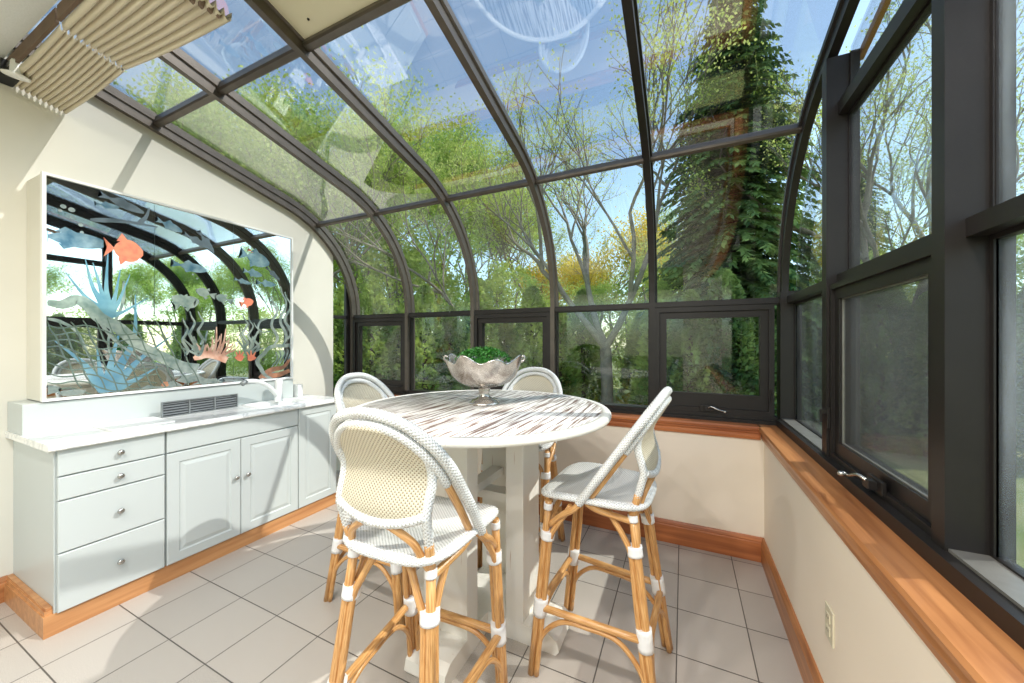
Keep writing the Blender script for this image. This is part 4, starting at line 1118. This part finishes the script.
# garden on the sunny side (also what the mural mirror reflects)
for i, (x, y, s) in enumerate(((8.5, -1.0, 1.0), (8.0, .6, .9), (8.6, 2.0, 1.05), (8.1, 3.4, .9), (8.4, 4.8, 1.0), (7.8, 6.0, 1.1))):
    o = copy_tree((H1, H2)[i % 2]); put(o, 0, 0, i*2.1, s*.85, 'green arborvitae in the row on the sunny right-hand side', 'shrub', 'arborvitae hedge on the right-hand side', loc=(x, y, GZ))
for i, (x, y, s) in enumerate(((16, 9, .62), (17, 4.5, .55), (15.5, 13, .75), (18, .5, .5))):
    o = copy_tree(T3); put(o, 0, 0, i*1.3, s, 'leafy tree far off on the right-hand side of the garden', 'tree', 'trees on the right-hand side', loc=(x, y, GZ))
for i, (x, y, s, k) in enumerate(((10.5, -2.5, .8, 0), (11, .2, .75, 1), (10.6, 2.6, .85, 0), (11.2, 5.0, .8, 1), (10.8, 7.4, .9, 0), (11.5, 10, .95, 1), (12, 13, 1.0, 0))):
    o = copy_tree((BU, BV)[k]); put(o, 0, 0, i*1.3, s, 'leafy bush behind the arborvitae on the sunny right-hand side', 'bush', 'leafy bushes on the right-hand side', loc=(x, y, GZ))
# sunny side outside the left end
for i, (x, y, s) in enumerate(((-6.5, 3.6, .8), (-6.2, 5.2, .9), (-5.6, 6.6, .9))):
    o = copy_tree((H1, H2)[i % 2]); put(o, 0, 0, i*1.1, s, 'green shrub outside beyond the end of the plaster wall', 'shrub', 'shrubs beyond the left wall', loc=(x, y, GZ))

# ------------------------------------------------------------------ light
SUN_AZ, SUN_EL = R(19.7), R(43.9)
S = Vector((math.cos(SUN_AZ)*math.cos(SUN_EL), math.sin(SUN_AZ)*math.cos(SUN_EL), math.sin(SUN_EL)))
sl = bpy.data.lights.new('sun', 'SUN'); sl.energy = 3.1; sl.angle = R(.55); sl.color = (1, .97, .92)
so = bpy.data.objects.new('sun', sl); C.objects.link(so); so.rotation_euler = S.to_track_quat('Z', 'Y').to_euler(); so.location = (8, 5, 12)
w = bpy.data.worlds.new('sky'); SC.world = w; w.use_nodes = True; nt = w.node_tree; bg = nt.nodes['Background']
sky = N(nt, 'ShaderNodeTexSky', sky_type='NISHITA'); sky.sun_disc = False; sky.sun_elevation = SUN_EL; sky.sun_rotation = PI/2-SUN_AZ; sky.air_density = 1.0; sky.dust_density = .6; sky.ozone_density = 1.0
hsv = N(nt, 'ShaderNodeHueSaturation'); hsv.inputs['Saturation'].default_value = .92; L(nt, sky, 0, hsv, 'Color'); gm = N(nt, 'ShaderNodeMix', data_type='RGBA', blend_type='MULTIPLY'); gm.inputs[0].default_value = 1; gm.inputs[7].default_value = (.97, 1.06, 1.0, 1); L(nt, hsv, 0, gm, 6); L(nt, gm, 2, bg, 'Color'); bg.inputs['Strength'].default_value = .24
# unseen fill lamps added behind the camera to lift the room's ambient light
k = 0
for x in (-1.5, -.6, .2):
    for y in (-.1, -1.5):
        t = empty('fill_light', (x, y, 2.858)); tag(t, 'added round fill light, out of view, under the house ceiling before the sunroom', 'lamp', 'added fill lights')
        bm = bmesh.new(); lathe(bm, [(.09, -.001), (.09, -.008), (.07, -.008), (.068, -.001)], 24); obj('fill_light_ring', bm, M_white, t)
        al = bpy.data.lights.new('fill_lamp', 'AREA'); al.shape = 'DISK'; al.size = .13; al.energy = 19; al.color = (1, .965, .935)
        ao = bpy.data.objects.new('fill_lamp', al); C.objects.link(ao); ao.location = (0, 0, -.012); ao.parent = t

SC.view_settings.view_transform = 'Standard'; SC.view_settings.look = 'None'; SC.view_settings.gamma = 1; SC.view_settings.exposure = .38
try: SC.view_settings.use_curve_mapping = False
except Exception: pass
SC.cycles.use_denoising = True; SC.cycles.max_bounces = 12; SC.cycles.transparent_max_bounces = 24; SC.cycles.glossy_bounces = 5; SC.cycles.diffuse_bounces = 5
SC.cycles.sample_clamp_indirect = 6; SC.cycles.caustics_reflective = False
